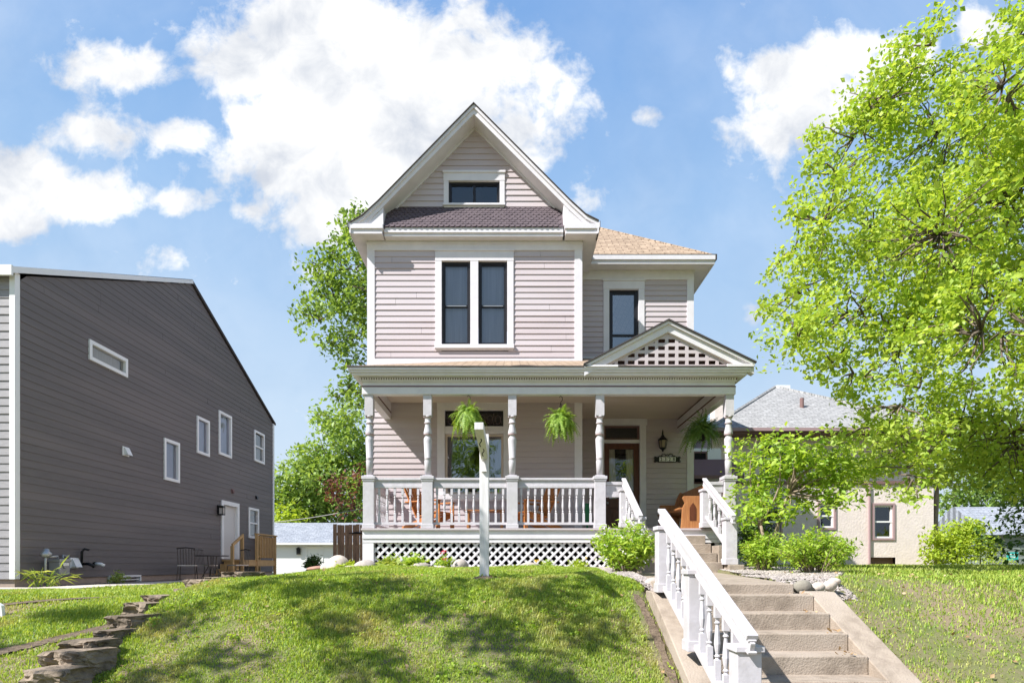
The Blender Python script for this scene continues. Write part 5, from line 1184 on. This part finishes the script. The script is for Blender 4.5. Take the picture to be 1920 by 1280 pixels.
# bushes by the stucco house
tree('yellow_green_shrub', 'wide yellow green spreading bush at the corner of the stucco house', (14.2,18.6,-.1), [(14.2,18.6,.3)], [cl(a,b,c,18.5,asp=.8) for a,b,c in ((1780,1020,34),(1815,1010,34),(1755,1010,22),(1845,1030,22),(1740,1040,16),(1800,985,22),(1790,1045,30),(1830,985,16))], M['leaflime'], M['barkl'], .11, 26, 75, .15, .03, None, 38, cat='bush', twr=.008)
tree('golden_shrub', 'low golden green shrub in front of the grey green shed', (15.3,19.5,-.1), [(15.3,19.5,.1)], [cl(a,b,c,19.5,asp=.5) for a,b,c in ((1835,1052,16),(1860,1050,20),(1885,1053,16))], M['leaflime'], M['barkl'], .07, 26, 50, .10, .02, None, 39, cat='bush', twig=False)

# small multi-stemmed tree right of the porch
def shrub_tree():
    T = thing('small_tree', 'small broad leaved tree with forked bare stems right of the porch', 'tree', (4.45,10.6,-.1))
    r2 = random.Random(4); g = np.random.default_rng(44); tips = []
    S0 = [((4.45,10.6,-.25),(1395,800)),((4.45,10.6,-.25),(1450,840)),((4.5,10.6,-.25),(1530,830)),((4.5,10.6,-.25),(1590,870)),((4.42,10.6,-.25),(1410,900)),((4.5,10.6,-.25),(1500,870)),((4.45,10.6,-.25),(1560,930))]
    fork = Vector(at(1425,985,10.5)); mb = MB(); mb.tube([(4.42,10.55,-.3),(4.40,10.52,.1),tuple(fork)], [.05,.042,.036], 8)
    f2 = Vector(at(1478,925,10.4)); mb.tube(curve((4.40,10.52,.15), f2, 5, .05, .05, r2), [.04,.038,.034,.03,.027,.024], 7)
    mb.build('trunk', M['barkl'], T, smooth=True); mb = MB()
    T2 = [(1400,860),(1420,820),(1455,830),(1490,835),(1530,830),(1570,845),(1600,870),(1610,900),(1590,920),(1550,900),(1500,890),(1460,880),(1420,900),(1395,930),(1440,930),(1520,930),(1560,945),(1480,960),(1540,860),(1400,960),(1585,850),(1620,880),(1500,860),(1450,855)]
    for (px, py) in T2:
        q = Vector(at(px, py, 10.45+r2.uniform(-.6,.6))); s = f2 if px > 1465 else fork
        pp = curve(s, q, 6, .12, .05, r2); mb.tube(pp, [.022,.019,.016,.013,.010,.008,.005], 5); tips += [pp[-1], pp[-2], pp[-3]]
    mb.build('limbs', M['barkl'], T, smooth=True)
    cs = []
    for p in tips:
        for _ in range(5): cs.append([p.x+g.normal(0,.13), p.y+g.normal(0,.16), p.z+g.normal(0,.10)])
    leaves_mesh('crown', cs, 13, .085, .105, M['leafmag'], T, seed=9, asp=.5, droop=.1)
    return T
shrub_tree()
def bush(name, label, pos, w, h, n, m, size, seed, per=12, asp=.35, lean=.5, flower=None, group=None, stemm='barkl', cat='bush', spread=.06):
    r2 = random.Random(seed); T = thing(name, label, cat, pos, group); mb = MB(); cs = []; tips = []
    for _ in range(n):
        a = r2.uniform(0, 6.283); rd = math.sqrt(r2.uniform(0,1)); hh = h*r2.uniform(.55,1)*(1-.35*rd*rd)
        p0 = Vector((pos[0]+.12*w*math.cos(a)*rd, pos[1]+.12*w*math.sin(a)*rd, pos[2]-.03)); p1 = Vector((pos[0]+w*.5*rd*math.cos(a), pos[1]+w*.5*rd*math.sin(a), pos[2]+hh))
        pp = [p0.lerp(p1, t) + Vector((0,0,math.sin(math.pi*t)*.12*h)) for t in (0,.25,.5,.75,1)]
        mb.tube(pp, [.007,.006,.005,.004,.003], 4)
        for k in range(7):
            t = .25+.75*(k+r2.random())/7; p = p0.lerp(p1, t) + Vector((0,0,math.sin(math.pi*t)*.12*h)); cs.append([p.x+r2.gauss(0,.02), p.y+r2.gauss(0,.02), p.z])
        tips.append(pp[-1])
    mb.build('stems', M[stemm], T)
    leaves_mesh('foliage', cs, per, spread, size, m, T, seed=seed, asp=asp, droop=.15)
    if flower:
        fm, fs, fn, pf = flower
        q = [list(tips[r2.randrange(len(tips))] + Vector((r2.gauss(0,.08), r2.gauss(0,.08), r2.gauss(-.05,.1)))) for _ in range(fn)]
        leaves_mesh('flowers', q, pf, fs*.35, fs, M[fm], T, seed=seed+1, asp=.9, droop=-.4)
    return T
bush('flowering_shrub', 'leafy shrub with pale blossoms at the left of the porch steps', (1.72,9.3,-.16), 1.12, .84, 75, M['leafmag'], .085, 51, per=9, flower=('flower_w', .035, 60, 4))
bush('upright_shrub', 'upright leafy shrub beside the porch steps right post, under the small tree', (4.05,9.9,-.13), .62, .72, 44, M['leafmag'], .08, 52, per=9)
bush('spreading_shrub', 'spreading fine leaved shrub with bare lower stems on the gravel right of the path', (4.45,9.0,-.15), 1.15, .72, 70, M['leafmag'], .07, 53, per=9)
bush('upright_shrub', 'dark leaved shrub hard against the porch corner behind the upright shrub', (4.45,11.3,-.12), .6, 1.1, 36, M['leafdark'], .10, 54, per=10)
bush('grass_clump', 'pale arching grass clump in front of the gas meter', (-9.35,12.2,-.45), .9, .45, 12, M['grass2'], .26, 55, per=1, asp=.06, cat='plant', stemm='fern', spread=.02)
bush('flower_plant', 'small plant with red flowers in front of the porch lattice', (-1.2,10.98,-.10), .34, .30, 14, M['leafmag'], .055, 56, per=5, flower=('flower_r', .04, 9, 7), cat='plant', stemm='fern', spread=.03)
bush('flower_plant', 'small plant with orange yellow flower in front of the lattice right of the sign post', (.62,11.0,-.10), .25, .20, 10, M['leafmag'], .05, 57, per=5, flower=('flower_y', .035, 5, 6), cat='plant', stemm='fern', spread=.03)
bush('hosta_plant', 'pale variegated low plant at the left end of the lattice', (-2.15,11.0,-.10), .55, .20, 18, M['grass2'], .13, 58, per=4, asp=.5, cat='plant', stemm='fern', spread=.03)
bush('hosta_plant', 'low light green plant in front of the lattice left of the red flowers', (-1.75,11.0,-.10), .35, .28, 14, M['leafmag'], .10, 59, per=4, asp=.5, cat='plant', stemm='fern', spread=.03)
bush('weed_plant', 'yellow green low plant between the gate and the porch corner pier', (-3.15,11.5,-.12), .35, .22, 14, M['leaflime'], .08, 60, per=5, asp=.5, cat='plant', stemm='fern', spread=.03)
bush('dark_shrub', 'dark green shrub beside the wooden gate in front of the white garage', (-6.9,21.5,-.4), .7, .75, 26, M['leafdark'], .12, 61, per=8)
bush('weed_plant', 'small yellow flowered plant under the lattice beside the leafy shrub', (1.15,10.8,-.10), .4, .2, 14, M['leaflime'], .06, 62, per=4, flower=('flower_y', .03, 6, 5), cat='plant', stemm='fern', spread=.03)
bush('weed_plant', 'dry weed by the basement window of the charcoal house', (-9.3,14.5,-.45), .4, .3, 14, M['grass2'], .08, 63, per=4, cat='plant', stemm='fern', spread=.03)
bush('vine_plant', 'thin climbing plant on the left part of the lattice', (-1.95,11.35,-.10), .8, .5, 12, M['leafmag'], .05, 64, per=2, asp=.6, cat='plant', stemm='fern', spread=.05)

# gravel beds (uncountable)
def pebbles(name, region, n, size, m, seed, label):
    g = np.random.default_rng(seed); x = g.uniform(region[0], region[1], n); y = g.uniform(region[2], region[3], n)
    if len(region) > 4: k = region[4](x, y); x, y = x[k], y[k]
    n = len(x); z = gz(x, y); s = size*g.uniform(.5, 1.4, n)
    oct_ = np.array([[1,0,0],[0,1,0],[-1,0,0],[0,-1,0],[0,0,1.]]); J = g.normal(0, .2, (n, 5, 3))
    V = (oct_[None]+J)*s[:, None, None]*np.array([1, 1, .6]); ca, sa = np.cos(x*99), np.sin(x*99)
    V[..., 0], V[..., 1] = V[..., 0]*ca[:, None]-V[..., 1]*sa[:, None], V[..., 0]*sa[:, None]+V[..., 1]*ca[:, None]
    V += np.stack([x, y, z+.012], 1)[:, None]; base = np.arange(n)[:, None]*5
    tri = np.array([[0,1,4],[1,2,4],[2,3,4],[3,0,4]]).ravel(); loops = (base+tri[None]).ravel()
    o = fast_mesh(name, V.reshape(-1, 3), loops, np.full(n*4, 3), m); tag(o, label, 'gravel', kind='stuff')
gb = lambda x, y: (x < 3.98+.42*(y-7.2)+.12*np.sin(y*3)) & (y > 7.08) & (x > 3.24+.07*np.maximum(0, y-7.2))
pebbles('gravel', (3.2, 5.3, 6.95, 11.4, gb), 17000, .018, M['gravel'], 71, 'pale pebbles spread round the shrubs right of the path')
pebbles('gravel', (-3.6, 1.9, 10.75, 11.5), 9000, .015, M['gravel'], 72, 'pale pebbles along the bed under the porch lattice')
pebbles('gravel', (1.0, 1.75, 7.1, 10.8, lambda x, y: x > 1.75-.22*(y-7.0)), 8000, .016, M['gravel'], 73, 'pinkish pebbles round the boulders left of the path')
pebbles('gravel', (-9.99, -9.1, 12.5, 21, ), 5000, .03, M['gravel2'], 74, 'dark mulch pebbles along the charcoal house foundation')
pebbles('gravel', (-16, -10.0, 11.3, 12.4), 1500, .03, M['gravel2'], 75, 'dark pebbles in front of the charcoal house front')

# lawn blades (uncountable)
def lawn():
    g = np.random.default_rng(80); X = []; Y = []; Hh = []
    for (x0, x1, y0, y1, n) in ((-4.35,1.60,4.9,10.75,300000),(3.56,11.5,4.8,9.5,170000),(11.5,18,6,12,40000),(-9,-4.3,5.2,10.5,130000),(-8.7,-3.4,10.5,22,26000),(3.7,24,9.5,27,110000),(-16,-9,6,10.5,20000)):
        if y1 > 9.6 and x0 > 3:   # density falls with distance
            y = y0*(y1/y0)**g.uniform(0, 1, n)
        else: y = y0*(y1/y0)**(g.uniform(0, 1, n)**1.0)
        x = g.uniform(x0, x1, n); X.append(x); Y.append(y)
    x = np.concatenate(X); y = np.concatenate(Y)
    k = np.abs(x) < .86*y+2.2
    k &= ~((x > 3.5) & (y > 6.9) & (y < 11.4) & gb(x, y))
    k &= ~((x > 1.35) & (x < 3.55) & (y > 7.3) & (x > 1.72-.22*(y-7.0)))
    k &= ~((x > -10) & (x < -7.75) & (y > 10.5)) & ~((x < -7.75) & (y > 10.5))
    k &= ~((y > 12.9) & (x > -3.3) & (x < 4.6)) & ~((x > 6.3) & (x < 14) & (y > 19.9))
    k &= ~(((x+.36)**2+(y-8)**2) < .07)
    for t in TR:
        for (a, b) in zip(t[:-1], t[1:]):
            a_, b_ = np.array(a), np.array(b); d = b_-a_; tt = np.clip(((x-a_[0])*d[0]+(y-a_[1])*d[1])/(d@d), 0, 1)
            k &= np.hypot(x-a_[0]-tt*d[0], y-a_[1]-tt*d[1]) > (.05 if t is TR[0] else .07)*g.uniform(.7, 1.6, len(x))
    x, y = x[k], y[k]
    k = (((x > 1.40) & (x < 1.62)) | ((x > 3.5) & (x < 3.74))) & (y < 7.4) & (g.uniform(0,1,len(x)) < .85); x, y = x[~k], y[~k]
    # bare patches and tufts
    f = .5+.25*np.sin(x*2.3+1.1*np.sin(y*1.9))+.25*np.sin(y*2.9+1.3*np.sin(x*2.7+.5)); f2_ = .5+.5*np.sin(x*7.1+2*np.sin(y*5.3))*np.sin(y*6.3+1.7*np.sin(x*4.9))
    right = (x > 3.5)
    keep = g.uniform(0, 1, len(x)) < np.where(right & (y < 9.5), .16+.55*f*f2_**.5, .45+.55*f*(.5+.5*f2_))
    x, y, f = x[keep], y[keep], f[keep]; n = len(x); z = gz(x, y)
    h = (.022+.026*f)*g.uniform(.6, 1.5, n)*np.clip(y/7.5, .85, 1.35); wd = .0038*np.clip(y/5.5, .9, 4)*g.uniform(.7,1.4,n)
    a = g.uniform(0, 2*np.pi, n); ln = g.uniform(.2, .95, n)*h; dx, dy = np.cos(a), np.sin(a); a2 = a+np.pi/2+g.normal(0,.4,n)
    sx, sy = np.cos(a2)*wd, np.sin(a2)*wd
    b1 = np.stack([x-sx, y-sy, z-.01], 1); b2 = np.stack([x+sx, y+sy, z-.01], 1)
    m1 = np.stack([x-sx*.8+dx*ln*.35, y-sy*.8+dy*ln*.35, z+h*.6], 1); m2 = np.stack([x+sx*.8+dx*ln*.35, y+sy*.8+dy*ln*.35, z+h*.6], 1)
    t = np.stack([x+dx*ln, y+dy*ln, z+h*.95], 1)
    V = np.stack([b1, b2, m2, t, m1], 1).reshape(-1, 3); i = np.arange(n)*5
    loops = np.stack([i, i+1, i+2, i+4, i+4, i+2, i+3], 1).ravel(); sizes = np.tile([4, 3], n)
    o = fast_mesh('grass', V, loops, sizes, M['grass']); tag(o, 'short green and straw coloured lawn grass on the front bank and yards', 'grass', kind='stuff')
    # clover and broad weeds in the lawn
    n = 900; x = g.uniform(-4.2, 1.5, n); y = g.uniform(5.0, 9.5, n); kk = (np.sin(x*3.1+y)*np.sin(y*4.1-x) > .25); x, y = x[kk], y[kk]
    o = leaves_mesh('clover', np.stack([x, y, gz(x, y)+.035], 1), 12, .035, .032, M['leafmag'], None, seed=81, asp=.9, droop=-.1, flat=.3)
    tag(o, 'patches of broad leaved clover among the lawn grass', 'weeds', kind='stuff')
lawn()
g = np.random.default_rng(90)
x = np.concatenate([g.uniform(-4, 1.45, 260), g.uniform(3.7, 8, 200), g.uniform(1.9, 3.2, 26)]); y = np.concatenate([g.uniform(5, 10, 260), g.uniform(5, 9, 200), np.full(26, 0)])
zz = gz(x, y)+.03
for i in range(460, 486):
    k = int(g.integers(0, 4)); y[i] = 6.60-.337*k+.02+abs(g.normal(0, .12)); x[i] = 3.2-abs(g.normal(0,.10)); zz[i] = -.327-.168*k+.008; y[i] = min(y[i], 6.60-.337*(k-1)-.02)
o = leaves_mesh('leaf_litter', np.stack([x, y, zz], 1), 1, .001, .045, leafmat('dry_brown_leaf', (.28,.16,.08), (.5,.36,.2), .2), None, seed=91, asp=.7, droop=0, flat=.2)
tag(o, 'scattered dry brown leaves on the lawn and in the step corners', 'leaves', kind='stuff')
